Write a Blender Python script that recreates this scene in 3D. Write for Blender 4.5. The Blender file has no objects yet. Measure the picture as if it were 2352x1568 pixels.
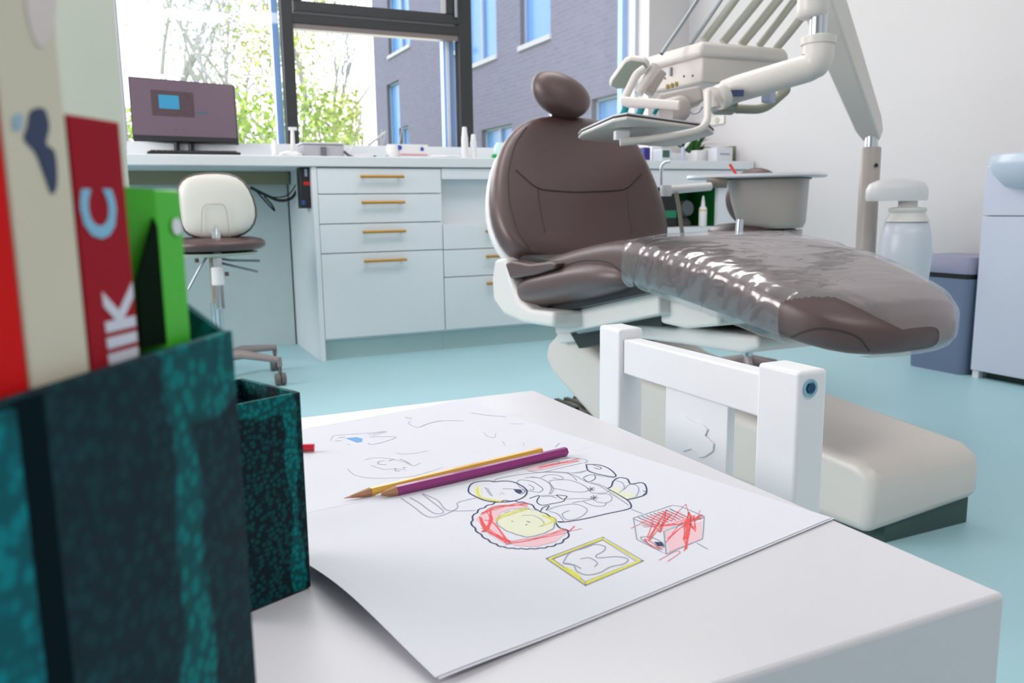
import bpy, bmesh, math, random
import numpy as np
from mathutils import Vector, Matrix, noise
C = bpy.context.scene
COL = C.collection
random.seed(4)

# ------------------------------------------------------------------ camera
H = 0.68
F = 1900.0
def rotm(yaw, pitch, roll):
    B = Matrix(((1, 0, 0), (0, 0, -1), (0, 1, 0)))
    return Matrix.Rotation(yaw, 3, 'Z') @ Matrix.Rotation(pitch, 3, 'X') @ B @ Matrix.Rotation(roll, 3, 'Z')
M = rotm(math.radians(-25), math.radians(-9.3), math.radians(-.8))
cam_d = bpy.data.cameras.new('camera'); cam = bpy.data.objects.new('camera', cam_d); COL.objects.link(cam)
cam.matrix_world = Matrix.Translation((0, 0, H)) @ M.to_4x4()
cam_d.sensor_width = 36; cam_d.lens = F / 2352 * 36
cam_d.clip_start = 0.02; cam_d.clip_end = 200
cam_d.dof.use_dof = True; cam_d.dof.focus_distance = 0.78; cam_d.dof.aperture_fstop = 13.0
C.camera = cam

# ------------------------------------------------------------------ world, lights, exposure
w = bpy.data.worlds.new('world'); C.world = w; w.use_nodes = True
bg = w.node_tree.nodes['Background']; bg.inputs[0].default_value = (0.96, 0.97, 1, 1); bg.inputs[1].default_value = 2.6
def area(name, loc, size, power, col=(1, 1, 1), rot=(0, 0, 0)):
    l = bpy.data.lights.new(name, 'AREA'); l.shape = 'RECTANGLE'; l.size, l.size_y = size; l.energy = power; l.color = col
    o = bpy.data.objects.new(name, l); o.location = loc; o.rotation_euler = rot; COL.objects.link(o); return o
for i, (x, y) in enumerate(((0.7, -0.6), (1.8, -0.4), (0.7, 2.4), (1.8, 2.7))):
    area('fill_light', (x, y, 2.66), (1.0, 0.5), 12 if y > 1 else 11, (1, .94, .91))  # unseen fill lights added below the ceiling to brighten the room
area('daylight_left_window', (-2.32, 2.35, 1.65), (3.0, 1.5), 82, (1, .955, .94), (0, math.radians(-90), 0))
area('daylight_back_window', (1.5, 4.75, 1.75), (2.8, 1.45), 30, (.97, .97, 1), (math.radians(90), 0, math.radians(180)))
C.view_settings.view_transform = 'Standard'; C.view_settings.look = 'None'
C.view_settings.exposure = 0.10; C.view_settings.gamma = 1; C.view_settings.use_curve_mapping = False

# ------------------------------------------------------------------ geometry helpers
O0 = Vector((0, 0, H))
def ray(px, py): return M @ Vector(((px - 1176) / F, -(py - 784) / F, -1))
def at(px, py, X=None, Y=None, Z=None, D=None):
    v = ray(px, py)
    t = D if D is not None else (X / v.x if X is not None else (Y / v.y if Y is not None else (Z - H) / v.z))
    return O0 + v * t
def onp(px, py, P, N):
    v = ray(px, py); return O0 + v * ((Vector(P) - O0).dot(N) / v.dot(N))

def lin(c): return c / 12.92 if c <= .04045 else ((c + .055) / 1.055) ** 2.4
def rgb(r, g, b): return (lin(r / 255), lin(g / 255), lin(b / 255), 1)

MATS = {}
def mat(name, col, rough=.5, metal=0, var=.04, scale=18, bump=0, bscale=200, coat=0, spec=.5, emit=None, estr=1):
    if name in MATS: return MATS[name]
    m = bpy.data.materials.new(name); m.use_nodes = True; nt = m.node_tree; N = nt.nodes; L = nt.links
    p = N['Principled BSDF']; p.inputs['Roughness'].default_value = rough; p.inputs['Metallic'].default_value = metal
    p.inputs['Specular IOR Level'].default_value = spec; p.inputs['Coat Weight'].default_value = coat
    tc = N.new('ShaderNodeTexCoord'); nz = N.new('ShaderNodeTexNoise'); nz.inputs['Scale'].default_value = scale
    nz.inputs['Detail'].default_value = 4; L.new(tc.outputs['Object'], nz.inputs['Vector'])
    mx = N.new('ShaderNodeMix'); mx.data_type = 'RGBA'
    c = rgb(*col); mx.inputs[6].default_value = tuple(v * (1 - var) for v in c[:3]) + (1,)
    mx.inputs[7].default_value = tuple(min(1, v * (1 + var)) for v in c[:3]) + (1,)
    L.new(nz.outputs['Fac'], mx.inputs[0]); L.new(mx.outputs[2], p.inputs['Base Color'])
    if bump:
        n2 = N.new('ShaderNodeTexNoise'); n2.inputs['Scale'].default_value = bscale; L.new(tc.outputs['Object'], n2.inputs['Vector'])
        b = N.new('ShaderNodeBump'); b.inputs['Strength'].default_value = bump; b.inputs['Distance'].default_value = .002
        L.new(n2.outputs['Fac'], b.inputs['Height']); L.new(b.outputs[0], p.inputs['Normal'])
    if emit:
        p.inputs['Emission Color'].default_value = rgb(*emit); p.inputs['Emission Strength'].default_value = estr
    m.diffuse_color = c; MATS[name] = m; return m
def glassy(name, tint=(1, 1, 1), base=.06, rough=.02, gcol=(1, 1, 1), bump=0, bscale=8):
    m = bpy.data.materials.new(name); m.use_nodes = True; nt = m.node_tree; N = nt.nodes; L = nt.links
    N.remove(N['Principled BSDF']); out = N['Material Output']
    tr = N.new('ShaderNodeBsdfTransparent'); tr.inputs[0].default_value = (*tint, 1)
    gl = N.new('ShaderNodeBsdfGlossy'); gl.inputs[0].default_value = (*gcol, 1); gl.inputs['Roughness'].default_value = rough
    fr = N.new('ShaderNodeLayerWeight'); fr.inputs[0].default_value = .35
    mp = N.new('ShaderNodeMapRange'); mp.inputs[3].default_value = base; mp.inputs[4].default_value = min(1, base + .5)
    L.new(fr.outputs['Facing'], mp.inputs[0]); mx = N.new('ShaderNodeMixShader')
    L.new(mp.outputs[0], mx.inputs[0]); L.new(tr.outputs[0], mx.inputs[1]); L.new(gl.outputs[0], mx.inputs[2]); L.new(mx.outputs[0], out.inputs[0])
    if bump:
        tc = N.new('ShaderNodeTexCoord'); n2 = N.new('ShaderNodeTexNoise'); n2.inputs['Scale'].default_value = bscale; n2.inputs['Distortion'].default_value = 1.5
        L.new(tc.outputs['Object'], n2.inputs['Vector']); b = N.new('ShaderNodeBump'); b.inputs['Strength'].default_value = bump; b.inputs['Distance'].default_value = .01
        L.new(n2.outputs['Fac'], b.inputs['Height']); L.new(b.outputs[0], gl.inputs['Normal'])
    MATS[name] = m; return m

ORG = {}
def thing(name, loc, label, cat, group=None):
    o = bpy.data.objects.new(name, None); COL.objects.link(o); o.location = loc; o.empty_display_size = .05
    o['label'] = label; o['category'] = cat
    if group: o['group'] = group
    ORG[o] = Vector(loc); return o
def tag(o, label=None, cat=None, group=None, kind=None):
    if label: o['label'] = label
    if cat: o['category'] = cat
    if group: o['group'] = group
    if kind: o['kind'] = kind
    return o

class MB:
    def __init__(s): s.v = []; s.f = []; s.mi = []; s.cur = 0
    def add(s, vs, fs):
        b = len(s.v); s.v += [Vector(x) for x in vs]; s.f += [tuple(b + i for i in f) for f in fs]; s.mi += [s.cur] * len(fs); return s
    def box(s, lo, hi, rz=0, c=None, R=None):
        (x0, y0, z0), (x1, y1, z1) = lo, hi
        vs = [Vector(p) for p in ((x0, y0, z0), (x1, y0, z0), (x1, y1, z0), (x0, y1, z0), (x0, y0, z1), (x1, y0, z1), (x1, y1, z1), (x0, y1, z1))]
        if rz or R:
            R = R or Matrix.Rotation(rz, 3, 'Z'); c = Vector(c if c else ((x0 + x1) / 2, (y0 + y1) / 2, (z0 + z1) / 2))
            vs = [R @ (v - c) + c for v in vs]
        return s.add(vs, [(0, 3, 2, 1), (4, 5, 6, 7), (0, 1, 5, 4), (1, 2, 6, 5), (2, 3, 7, 6), (3, 0, 4, 7)])
    def obox(s, o, a, b, c):   # origin + three edge vectors
        o, a, b, c = map(Vector, (o, a, b, c)); vs = [o, o + a, o + a + b, o + b]; vs += [v + c for v in vs]
        return s.add(vs, [(0, 3, 2, 1), (4, 5, 6, 7), (0, 1, 5, 4), (1, 2, 6, 5), (2, 3, 7, 6), (3, 0, 4, 7)])
    def prism(s, pts, ext):
        pts = [Vector(p) for p in pts]; e = Vector(ext); n = len(pts)
        return s.add(pts + [p + e for p in pts], [tuple(range(n))[::-1], tuple(range(n, 2 * n))] + [(i, (i + 1) % n, n + (i + 1) % n, n + i) for i in range(n)])
    def loft(s, rings, cap=True, closed=True):
        n = len(rings[0]); vs = [v for r in rings for v in r]; fs = []
        for k in range(len(rings) - 1):
            for i in range(n if closed else n - 1):
                j = (i + 1) % n; fs.append((k * n + i, k * n + j, (k + 1) * n + j, (k + 1) * n + i))
        if cap: fs.append(tuple(range(n))[::-1]); fs.append(tuple(range((len(rings) - 1) * n, len(rings) * n)))
        return s.add(vs, fs)
    def tube(s, path, r, seg=12, cap=True, sq=None):
        P = [Vector(p) for p in path]; n = len(P); rs = r if isinstance(r, (list, tuple)) else [r] * n; rings = []; up = None
        for i in range(n):
            t = (P[min(i + 1, n - 1)] - P[max(i - 1, 0)]).normalized()
            if up is None:
                up = Vector((0, 0, 1)) if abs(t.z) < .9 else Vector((1, 0, 0))
            a = (up - t * up.dot(t)).normalized(); up = a; b = t.cross(a)
            kx, ky = sq or (1, 1)
            rings.append([P[i] + (a * math.cos(2 * math.pi * k / seg) * kx + b * math.sin(2 * math.pi * k / seg) * ky) * rs[i] for k in range(seg)])
        return s.loft(rings, cap)
    def lathe(s, prof, c, seg=24, R=None, sc=(1, 1)):
        c = Vector(c); rings = []
        for r, z in prof:
            ring = [Vector((r * math.cos(2 * math.pi * k / seg) * sc[0], r * math.sin(2 * math.pi * k / seg) * sc[1], z)) for k in range(seg)]
            rings.append([c + (R @ v if R else v) for v in ring])
        return s.loft(rings)
    def build(s, name, m, parent=None, bevel=0, seg=2, sub=0, ang=40, smooth=True, solid=0):
        me = bpy.data.meshes.new(name); off = ORG.get(parent, None)
        if off is None and parent is not None: off = ORG[parent.parent] if parent.parent in ORG else Vector()
        off = off or Vector()
        me.from_pydata([tuple(v - off) for v in s.v], [], s.f); ms = m if isinstance(m, (list, tuple)) else [m]
        for x in ms: me.materials.append(x)
        bm = bmesh.new(); bm.from_mesh(me); bmesh.ops.recalc_face_normals(bm, faces=bm.faces) if len(s.f) < 60000 else None; bm.to_mesh(me); bm.free()
        for p, i in zip(me.polygons, s.mi): p.material_index = i
        if smooth:
            for p in me.polygons: p.use_smooth = True
            me.set_sharp_from_angle(angle=math.radians(ang if not sub else 180))
        o = bpy.data.objects.new(name, me); COL.objects.link(o)
        if parent: o.parent = parent
        if solid:
            d = o.modifiers.new('s', 'SOLIDIFY'); d.thickness = solid; d.offset = 0
        if bevel:
            d = o.modifiers.new('b', 'BEVEL'); d.width = bevel; d.segments = seg; d.limit_method = 'ANGLE'; d.angle_limit = math.radians(35); d.harden_normals = False
        if sub:
            d = o.modifiers.new('u', 'SUBSURF'); d.levels = d.render_levels = sub
        return o
def arc_path(pts, r=.03, n=6):
    P = [Vector(p) for p in pts]; out = [P[0]]
    for i in range(1, len(P) - 1):
        a = (P[i - 1] - P[i]); b = (P[i + 1] - P[i]); ra = min(r, a.length * .45, b.length * .45)
        p0 = P[i] + a.normalized() * ra; p1 = P[i] + b.normalized() * ra
        for k in range(n + 1):
            t = k / n; out.append(p0 * (1 - t) ** 2 + P[i] * 2 * t * (1 - t) + p1 * t * t)
    out.append(P[-1]); return out
def holes(mb, axis, pos, th, u0, u1, v0, v1, hs):
    """wall in plane axis=pos (thickness th), u horizontal, v vertical, with rectangular openings"""
    us = sorted({u0, u1, *[h[0] for h in hs], *[h[1] for h in hs]}); vs = sorted({v0, v1, *[h[2] for h in hs], *[h[3] for h in hs]})
    us = [u for u in us if u0 <= u <= u1]; vs = [v for v in vs if v0 <= v <= v1]
    G = {}
    inside = lambda a, b: any(h[0] < a < h[1] and h[2] < b < h[3] for h in hs)
    P = lambda u, v, d: (pos + d, u, v) if axis == 'X' else (u, pos + d, v)
    cells = {(i, j) for i in range(len(us) - 1) for j in range(len(vs) - 1) if not inside((us[i] + us[i + 1]) / 2, (vs[j] + vs[j + 1]) / 2)}
    for i, j in cells:
        a, b, c, d = us[i], us[i + 1], vs[j], vs[j + 1]
        for dd in (0, th): mb.add([P(a, c, dd), P(b, c, dd), P(b, d, dd), P(a, d, dd)], [(0, 1, 2, 3)])
        for di, dj, e in ((-1, 0, (a, c, a, d)), (1, 0, (b, c, b, d)), (0, -1, (a, c, b, c)), (0, 1, (a, d, b, d))):
            if (i + di, j + dj) not in cells:
                mb.add([P(e[0], e[1], 0), P(e[2], e[3], 0), P(e[2], e[3], th), P(e[0], e[1], th)], [(0, 1, 2, 3)])
    return mb

# ------------------------------------------------------------------ materials
wallm = mat('wall paint', (208, 204, 205), .75, var=.015, scale=3, bump=.15, bscale=300)
floorm = mat('aqua vinyl floor', (172, 212, 221), .42, var=.03, scale=60, bump=.03, bscale=900)
ceilm = mat('ceiling paint', (235, 235, 235), .8, var=.01)
cabm = mat('white cabinet laminate', (226, 230, 235), .38, var=.01)
plinm = mat('cabinet plinth', (180, 205, 205), .45, var=.02)
topm = mat('worktop laminate', (222, 226, 230), .35, var=.01)
handm = mat('brass handle', (190, 140, 60), .38, metal=.55, var=.06)
frame_d = mat('dark window frame', (44, 46, 48), .45, var=.05)
frame_w = mat('pale window trim', (205, 210, 222), .4, var=.02)
railb = mat('outer rail with painted sky blue', (120, 160, 215), .35, var=.03)  # blue is the sky's reflection painted into the rail's base colour
glass = glassy('window glass', base=.02)
brown = mat('brown leatherette', (80, 56, 55), .42, var=.05, scale=40, bump=.12, bscale=700, coat=.45, spec=.7)
brown.node_tree.nodes['Principled BSDF'].inputs['Specular Tint'].default_value = (1, .9, .92, 1)
brown.node_tree.nodes['Principled BSDF'].inputs['Coat Roughness'].default_value = .42
brownd = mat('brown seam thread', (62, 48, 46), .6)
beige = mat('warm beige plastic', (222, 214, 208), .35, var=.02)
beiged = mat('taupe plastic', (185, 176, 170), .4, var=.02)
cwhite = mat('warm white chair shell', (226, 221, 218), .38, var=.01)
whitep = mat('white plastic', (232, 230, 232), .32, var=.01)
whitel = mat('white lacquered wood', (244, 243, 246), .4, var=.01, bump=.05, bscale=90)
tablem = mat('white table lacquer', (219, 216, 221), .32, var=.01)
chrome = mat('chrome', (215, 222, 230), .15, metal=1, var=.02)
steel = mat('brushed steel', (150, 155, 160), .35, metal=.9)
black = mat('black plastic', (22, 24, 28), .4)
darkg = mat('dark green grey plinth', (62, 84, 78), .6)
rubber = mat('grey rubber', (110, 104, 104), .6)
cablem = mat('black cable', (25, 28, 30), .5)
paperm = mat('white paper', (226, 225, 234), .75, var=.008, scale=6)

def face_mat(name, c1, c2, axis, u0, uw, z0=None, zw=.05, scale=160, faint=.12):
    """dark mottled card with an irregular band of bright scale-like patches printed around u = u0 along axis"""
    m = mat(name, c1, .7, var=.25, scale=60, spec=.15); nt = m.node_tree; N = nt.nodes; L = nt.links
    p = N['Principled BSDF']; old = p.inputs['Base Color'].links[0].from_socket
    def mth(op, a, b=None):
        n_ = N.new('ShaderNodeMath'); n_.operation = op
        for k, v in ((0, a), (1, b)):
            if v is None: continue
            if isinstance(v, (int, float)): n_.inputs[k].default_value = v
            else: L.new(v, n_.inputs[k])
        return n_.outputs[0]
    tc = N.new('ShaderNodeTexCoord'); vo = N.new('ShaderNodeTexVoronoi'); vo.inputs['Scale'].default_value = scale; L.new(tc.outputs['Object'], vo.inputs['Vector'])
    cell = N.new('ShaderNodeMapRange'); cell.inputs[1].default_value = .62; cell.inputs[2].default_value = .3; L.new(vo.outputs['Distance'], cell.inputs[0])
    n2 = N.new('ShaderNodeTexNoise'); n2.inputs['Scale'].default_value = 30; n2.inputs['Detail'].default_value = 3; L.new(tc.outputs['Object'], n2.inputs['Vector'])
    dp = N.new('ShaderNodeVectorMath'); dp.operation = 'DOT_PRODUCT'; dp.inputs[1].default_value = tuple(axis); L.new(tc.outputs['Object'], dp.inputs[0])
    sp = N.new('ShaderNodeSeparateXYZ'); L.new(tc.outputs['Object'], sp.inputs[0])
    ed = mth('SUBTRACT', 1.0, mth('DIVIDE', mth('ABSOLUTE', mth('SUBTRACT', dp.outputs['Value'], u0)), uw))
    if z0 is not None: ed = mth('MAXIMUM', ed, mth('MULTIPLY', mth('DIVIDE', mth('SUBTRACT', sp.outputs['Z'], z0), zw), mth('LESS_THAN', dp.outputs['Value'], u0)))
    msk = N.new('ShaderNodeMapRange'); msk.inputs[1].default_value = .38; msk.inputs[2].default_value = .62
    L.new(mth('ADD', ed, mth('MULTIPLY', mth('SUBTRACT', n2.outputs['Fac'], .5), 2.6)), msk.inputs[0])
    fac = mth('MAXIMUM', mth('MULTIPLY', msk.outputs[0], mth('ADD', mth('MULTIPLY', cell.outputs[0], .6), .35)), mth('MULTIPLY', cell.outputs[0], faint))
    mx = N.new('ShaderNodeMix'); mx.data_type = 'RGBA'; L.new(fac, mx.inputs[0]); L.new(old, mx.inputs[6]); mx.inputs[7].default_value = rgb(*c2)
    L.new(mx.outputs[2], p.inputs['Base Color']); return m

# ------------------------------------------------------------------ room shell
YB = 4.30; XR = 3.22; YW = 4.42
def struct(name, mb, m, **k): return tag(mb.build(name, m, **k), kind='structure')
struct('floor', MB().box((-2.2, -1.8, -.06), (XR + .2, YB + .3, 0)), floorm)
struct('ceiling', MB().box((-2.2, -1.8, 2.7), (XR + .2, YB + .3, 2.8)), ceilm)
X0W, X1W, ZS, ZT = .055, 2.93, .975, 2.5
struct('wall_back', holes(MB(), 'Y', YB, .3, -2.2, XR + .2, 0, 2.7, [(X0W, X1W, ZS, ZT)]), wallm, smooth=False)
struct('wall_right', MB().box((XR, -1.8, 0), (XR + .2, YB, 2.7)), wallm)
struct('wall_front', MB().box((-2.2, -2.0, 0), (XR + .2, -1.8, 2.7)), wallm)
struct('wall_left', holes(MB(), 'X', -2.2, -.1, -1.8, YB, 0, 2.7, [(.85, 3.85, .9, 2.4)]), wallm, smooth=False)
pierm = mat('wall paint in shaded tone', (190, 192, 178), .7, var=.02, scale=3)  # dim grey green of the unlit side put into the pier's colour
struct('wall_pier', MB().box((-.187, 2.9, 0), (.035, 3.05, 2.7)), pierm)
struct('trim_1', MB().box((X0W, 4.02, .9055), (X1W, YB + .1, ZS + .004)), cabm)

# windows
def bar(px0, px1, y=300, Y=YW): return at(px0, y, Y=Y).x, at(px1, y, Y=Y).x
m1 = bar(655, 681, 200); m2 = bar(1057, 1086, 200)
zt0 = at(860, 78, Y=YW).z; zt1 = at(860, 66, Y=YW).z; zt2 = at(860, 45, Y=YW).z; zs = at(860, 18, Y=YW).z
def window(idx, x0, x1):
    e = thing('window_%d' % idx, ((x0 + x1) / 2, YW, ZS), ['', 'left fixed window pane behind the monitor', 'middle window with dark transom and opening top light', 'right fixed window pane facing the brick building'][idx], 'window')
    e['kind'] = 'structure'; return e
d0, d1 = YW, YW + .07
w1 = window(1, X0W, m1[0]); w2 = window(2, m1[0], m2[1]); w3 = window(3, m2[1], X1W)
f = MB().box((X0W, d0, ZS), (m1[0], d1, ZS + .012)); f.box((X0W, d0, ZT - .05), (m1[0], d1, ZT)); f.box((X0W, d0, ZS), (X0W + .012, d1, ZT)); f.build('window_frame', frame_w, w1)
MB().box((X0W, YW + .03, ZS + .01), (m1[0], YW + .036, ZT - .04)).build('window_pane', glass, w1)
MB().box((m1[0] - .035, YW + .08, ZS), (m1[0] - .002, YW + .13, ZT)).build('blind_rail', railb, w1)
f = MB().box((m1[0], d0, ZS), (m1[1], d1, ZT)); f.box((m2[0], d0, ZS), (m2[1], d1, ZT)); f.box((m1[1], d0, zt1), (m2[0], d1, zt2)); f.box((m1[1], d0, ZS), (m2[0], d1, ZS + .012)); f.box((m1[1], d0, ZT - .05), (m2[0], d1, ZT))
f.build('window_frame', frame_d, w2, bevel=.003)
MB().box((m1[1], YW + .01, zt0), (m2[0], d1, zt1)).build('drip_edge', mat('bronze grey strip', (128, 118, 116), .4, metal=.3), w2)
MB().box((m1[1], YW + .03, ZS + .01), (m2[0], YW + .036, zt1)).build('window_pane', glass, w2)
s = thing; sx0, sx1 = m1[1] + .008, m2[0] - .004
f = MB().box((sx0, d0 - .018, zt2 + .008), (sx1, d1, zs)); f.box((sx0, d0 - .018, zs), (sx0 + .035, d1, ZT - .06)); f.box((sx1 - .075, d0 - .018, zs), (sx1, d1, ZT - .06)); f.box((sx0, d0 - .018, ZT - .12), (sx1, d1, ZT - .06))
sash = f.build('window_sash', frame_d, w2, bevel=.004)
MB().box((sx0 + .03, YW + .03, zs - .01), (sx1 - .07, YW + .036, ZT - .1)).build('window_pane', glass, w2)
MB().tube([(sx1 - .022, d0 - .03, zt2 + .04), (sx1 - .022, d0 - .03, zt2 + .14)], .009).build('window_hinge', steel, w2)
MB().box((m2[0] - .065, YW + .08, ZS), (m2[0] - .002, YW + .13, zt1)).build('blind_rail', railb, w2)
MB().box((m2[0] - .052, YW + .07, ZS), (m2[0] - .034, YW + .085, zt1)).build('rail_lip', frame_w, w2)
f = MB().box((m2[1], d0, ZS), (X1W, d1, ZS + .012)); f.box((m2[1], d0, ZT - .05), (X1W, d1, ZT)); f.box((X1W - .02, d0, ZS), (X1W, d1, ZT)); f.build('window_frame', frame_w, w3)
MB().box((m2[1], YW + .03, ZS + .01), (X1W, YW + .036, ZT - .04)).build('window_pane', glass, w3)
MB().box((X1W - .06, YW + .08, ZS), (X1W - .022, YW + .13, ZT)).build('blind_rail', railb, w3)

# ------------------------------------------------------------------ outdoors
lawn = mat('lawn', (120, 150, 70), .9, var=.2, scale=2)
struct('ground', MB().box((-30, YB + .31, -.5), (40, 70, -.3)), lawn)
XB = 8.0
def bz(px, py): p = at(px, py, X=XB); return p.y, p.z
brickm = mat('grey violet brick', (150, 144, 162), .85, var=.06, scale=1.2)
nt = brickm.node_tree; N_ = nt.nodes; L_ = nt.links
bt = N_.new('ShaderNodeTexBrick'); bt.inputs['Scale'].default_value = 1; bt.inputs['Brick Width'].default_value = .26; bt.inputs['Row Height'].default_value = .09; bt.inputs['Mortar Size'].default_value = .008
bt.inputs['Color1'].default_value = rgb(108, 108, 136); bt.inputs['Color2'].default_value = rgb(116, 116, 144); bt.inputs['Mortar'].default_value = rgb(124, 124, 150)
sx = N_.new('ShaderNodeSeparateXYZ'); cx = N_.new('ShaderNodeCombineXYZ'); tc_ = N_.new('ShaderNodeTexCoord')
L_.new(tc_.outputs['Object'], sx.inputs[0]); L_.new(sx.outputs['Y'], cx.inputs['X']); L_.new(sx.outputs['Z'], cx.inputs['Y']); L_.new(cx.outputs[0], bt.inputs['Vector']); L_.new(bt.outputs['Color'], N_['Principled BSDF'].inputs['Base Color'])
Ynear = 9.0; Yfar = bz(865, 300)[0]
wins = []
for (pl, yt, yb, pr) in ((1195, -160, 107, 1263), (1062, -60, 158, 1142 - 4), (1108, 298, 420, 1176), (893, -10, 129, 938), (896, 192, 420, 916), (1024, 5, 128, 1062), (1030, 313, 400, 1062), (1358, 228, 400, 1428)):
    a = bz(pl, yb); b = bz(pr, yt if yt else 0); top = bz(pl, yt)[1]
    wins.append((b[0], a[0], a[1], top))
# remove overlaps: the window behind the mullion and the sliver share the same opening
wins = [q for i, q in enumerate(wins) if i not in (6,)]
w5 = bz(912, 295); w6 = bz(942, 420); wins.append((w6[0], bz(916, 300)[0] - .02, w6[1], w5[1]))
wins = [(a, b, max(c, .2), d) for a, b, c, d in wins]
bld = thing('brick_building', (XB, (Ynear + Yfar) / 2, -.3), 'grey violet brick building with sky reflection painted on its windows, seen through the window', 'building')
holes(MB(), 'X', XB, .35, Ynear, Yfar, -.3, 9, wins).build('brick_wall', brickm, bld, smooth=False)
f = MB().box((XB + .36, Ynear, -.3), (XB + 8, Yfar, 9)); f.build('building_body', mat('dark interior', (70, 70, 80), .9), bld)
panem = mat('glass with painted sky reflection', (92, 152, 218), .25, var=.06, scale=2)  # sky reflection painted on as the panes' own blue
revealm = mat('grey window reveal', (92, 92, 98), .7)
for i, (a, b, c, d) in enumerate(wins):
    f = MB().box((XB + .10, a, c), (XB + .15, a + .05, d)); f.box((XB + .10, b - .05, c), (XB + .15, b, d)); f.box((XB + .10, a, c), (XB + .15, b, c + .05)); f.box((XB + .10, a, d - .05), (XB + .15, b, d))
    if b - a > 1.4: f.box((XB + .09, (a + b) / 2 - .06, c), (XB + .15, (a + b) / 2 + .06, d))
    wf = f.build('facade_window', mat('facade window frame', (150, 170, 205), .5), bld)
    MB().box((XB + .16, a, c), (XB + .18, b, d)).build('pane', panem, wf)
    MB().box((XB - .05, a - .05, c - .1), (XB + .1, b + .05, c)).build('window_ledge', mat('pale stone ledge', (186, 188, 204), .6), wf)
    MB().box((XB + .005, b - .012, c), (XB + .30, b + .0, d)).build('window_reveal', revealm, wf)
cm = bpy.data.materials.new('leaf clusters')
leafA = mat('spring green leaves', (176, 200, 108), .7, var=.35, scale=1.5)
leafB = mat('yellow green leaves', (206, 212, 130), .7, var=.3, scale=1.5)
leafC = mat('pale budding twigs', (196, 202, 204), .8, var=.15, scale=2)
barkm = mat('pale grey bark', (186, 184, 192), .9, var=.2, scale=8)
def rv(s): return Vector((random.gauss(0, s), random.gauss(0, s), random.gauss(0, s)))
def leaves(mb, c, n, spread, size):
    for _ in range(n):
        p = c + rv(spread)
        if p.x > p.y * .272: continue
        a = rv(1).normalized() * size; b = rv(1).normalized().cross(a).normalized() * size * .7
        mb.add([p - a, p + b * .6, p + a, p - b * .6], [(0, 1, 2, 3)])
def tree(name, base, hgt, lm, nl, size, label, cat, spread=.35, r0=.09):
    t = thing(name, base, label, cat, None); tr = MB(); lf = MB(); tips = []
    def grow(p, d, L, r, k):
        if (p - Vector(base)).xy.length > .9 or p.x > p.y * .262: return
        pts = [p]; rr = [r]; q = p; dd = d
        for i in range(4):
            dd = (dd + rv(.12)).normalized(); q = q + dd * L / 4; pts.append(q); rr.append(r * (1 - .12 * (i + 1)))
        tr.tube(pts, rr, 5, cap=False); tips.extend(pts[2:] if k > 1 else [])
        if k < 4:
            for i in range(3):
                nd = (dd * .9 + rv(.36) + Vector((0, 0, .5))).normalized(); grow(pts[random.choice((2, 3, 4))], nd, L * .68, r * .5, k + 1)
    grow(Vector(base), Vector((0, 0, 1)), hgt * .42, r0, 0)
    for i in range(3): grow(Vector(base) + Vector((0, 0, hgt * (.2 + .12 * i))), (Vector((0, 0, .6)) + rv(.5)).normalized(), hgt * .3, r0 * .5, 1)
    for _ in range(nl): leaves(lf, random.choice(tips), 3, spread, size)
    tr.build('trunk', barkm, t); lf.build('foliage', lm, t, smooth=False); return t
def azx(px, Y): return at(px, 475, Y=Y).x
for i, (px, Y, hg, lm, nl, sz, nm, lb) in enumerate((
    (395, 19, 8.5, leafC, 700, .05, 'budding_tree', 'bare budding tree outside, above the monitor'),
    (560, 16, 6.0, leafC, 450, .055, 'budding_tree', 'thin budding tree outside, between monitor and dark window post'),
    (620, 20, 8.0, leafB, 450, .055, 'budding_tree', 'sparse pale tree outside, right against the dark window post'),
    (718, 16, 6.2, leafB, 850, .06, 'leafy_tree', 'tall light green tree outside, seen through the middle window'),
    (778, 21, 6.5, leafC, 400, .05, 'budding_tree', 'slender bare tree outside, nearest the brick building'))):
    tree(nm, (azx(px, Y), Y, -.3), hg, lm, nl, sz, lb, 'tree')
def bush(px, Y, w_, hgt, lm, label):
    b = Vector((azx(px, Y), Y, -.3)); t = thing('shrub', b, label, 'bush'); lf = MB(); st = MB()
    for k in range(5): st.tube([b + Vector((.12 * (k - 2), 0, 0)), b + Vector((.35 * (k - 2) * w_, random.uniform(-.2, .2), hgt * .8))], [.03, .012], 5)
    for _ in range(900):
        u = random.random(); a = random.uniform(0, 6.28); r = w_ * math.sqrt(random.random()) * (1 - .45 * u * u)
        leaves(lf, b + Vector((r * math.cos(a), r * math.sin(a) * .5, .2 + hgt * u * (1 - .25 * (r / w_) ** 2))), 2, .12, .075)
    st.build('branches', barkm, t); lf.build('foliage', lm, t, smooth=False)
for a in ((300, 15, 1.3, 2.4, leafA, 'green shrub outside at the left edge of the window'), (440, 17, 1.5, 2.1, leafB, 'low shrub outside hidden mostly behind the monitor'),
          (585, 14, 1.1, 2.6, leafA, 'bright green shrub outside, left of the dark window post'), (715, 15, 1.2, 2.9, leafA, 'bright green shrub outside, right of the dark window post'),
          (800, 18, 1.2, 3.2, leafB, 'yellow green shrub outside, left of the brick corner'), (850, 20, 1.2, 3.6, leafB, 'tall yellow green shrub touching the brick building corner')):
    bush(*a)

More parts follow.
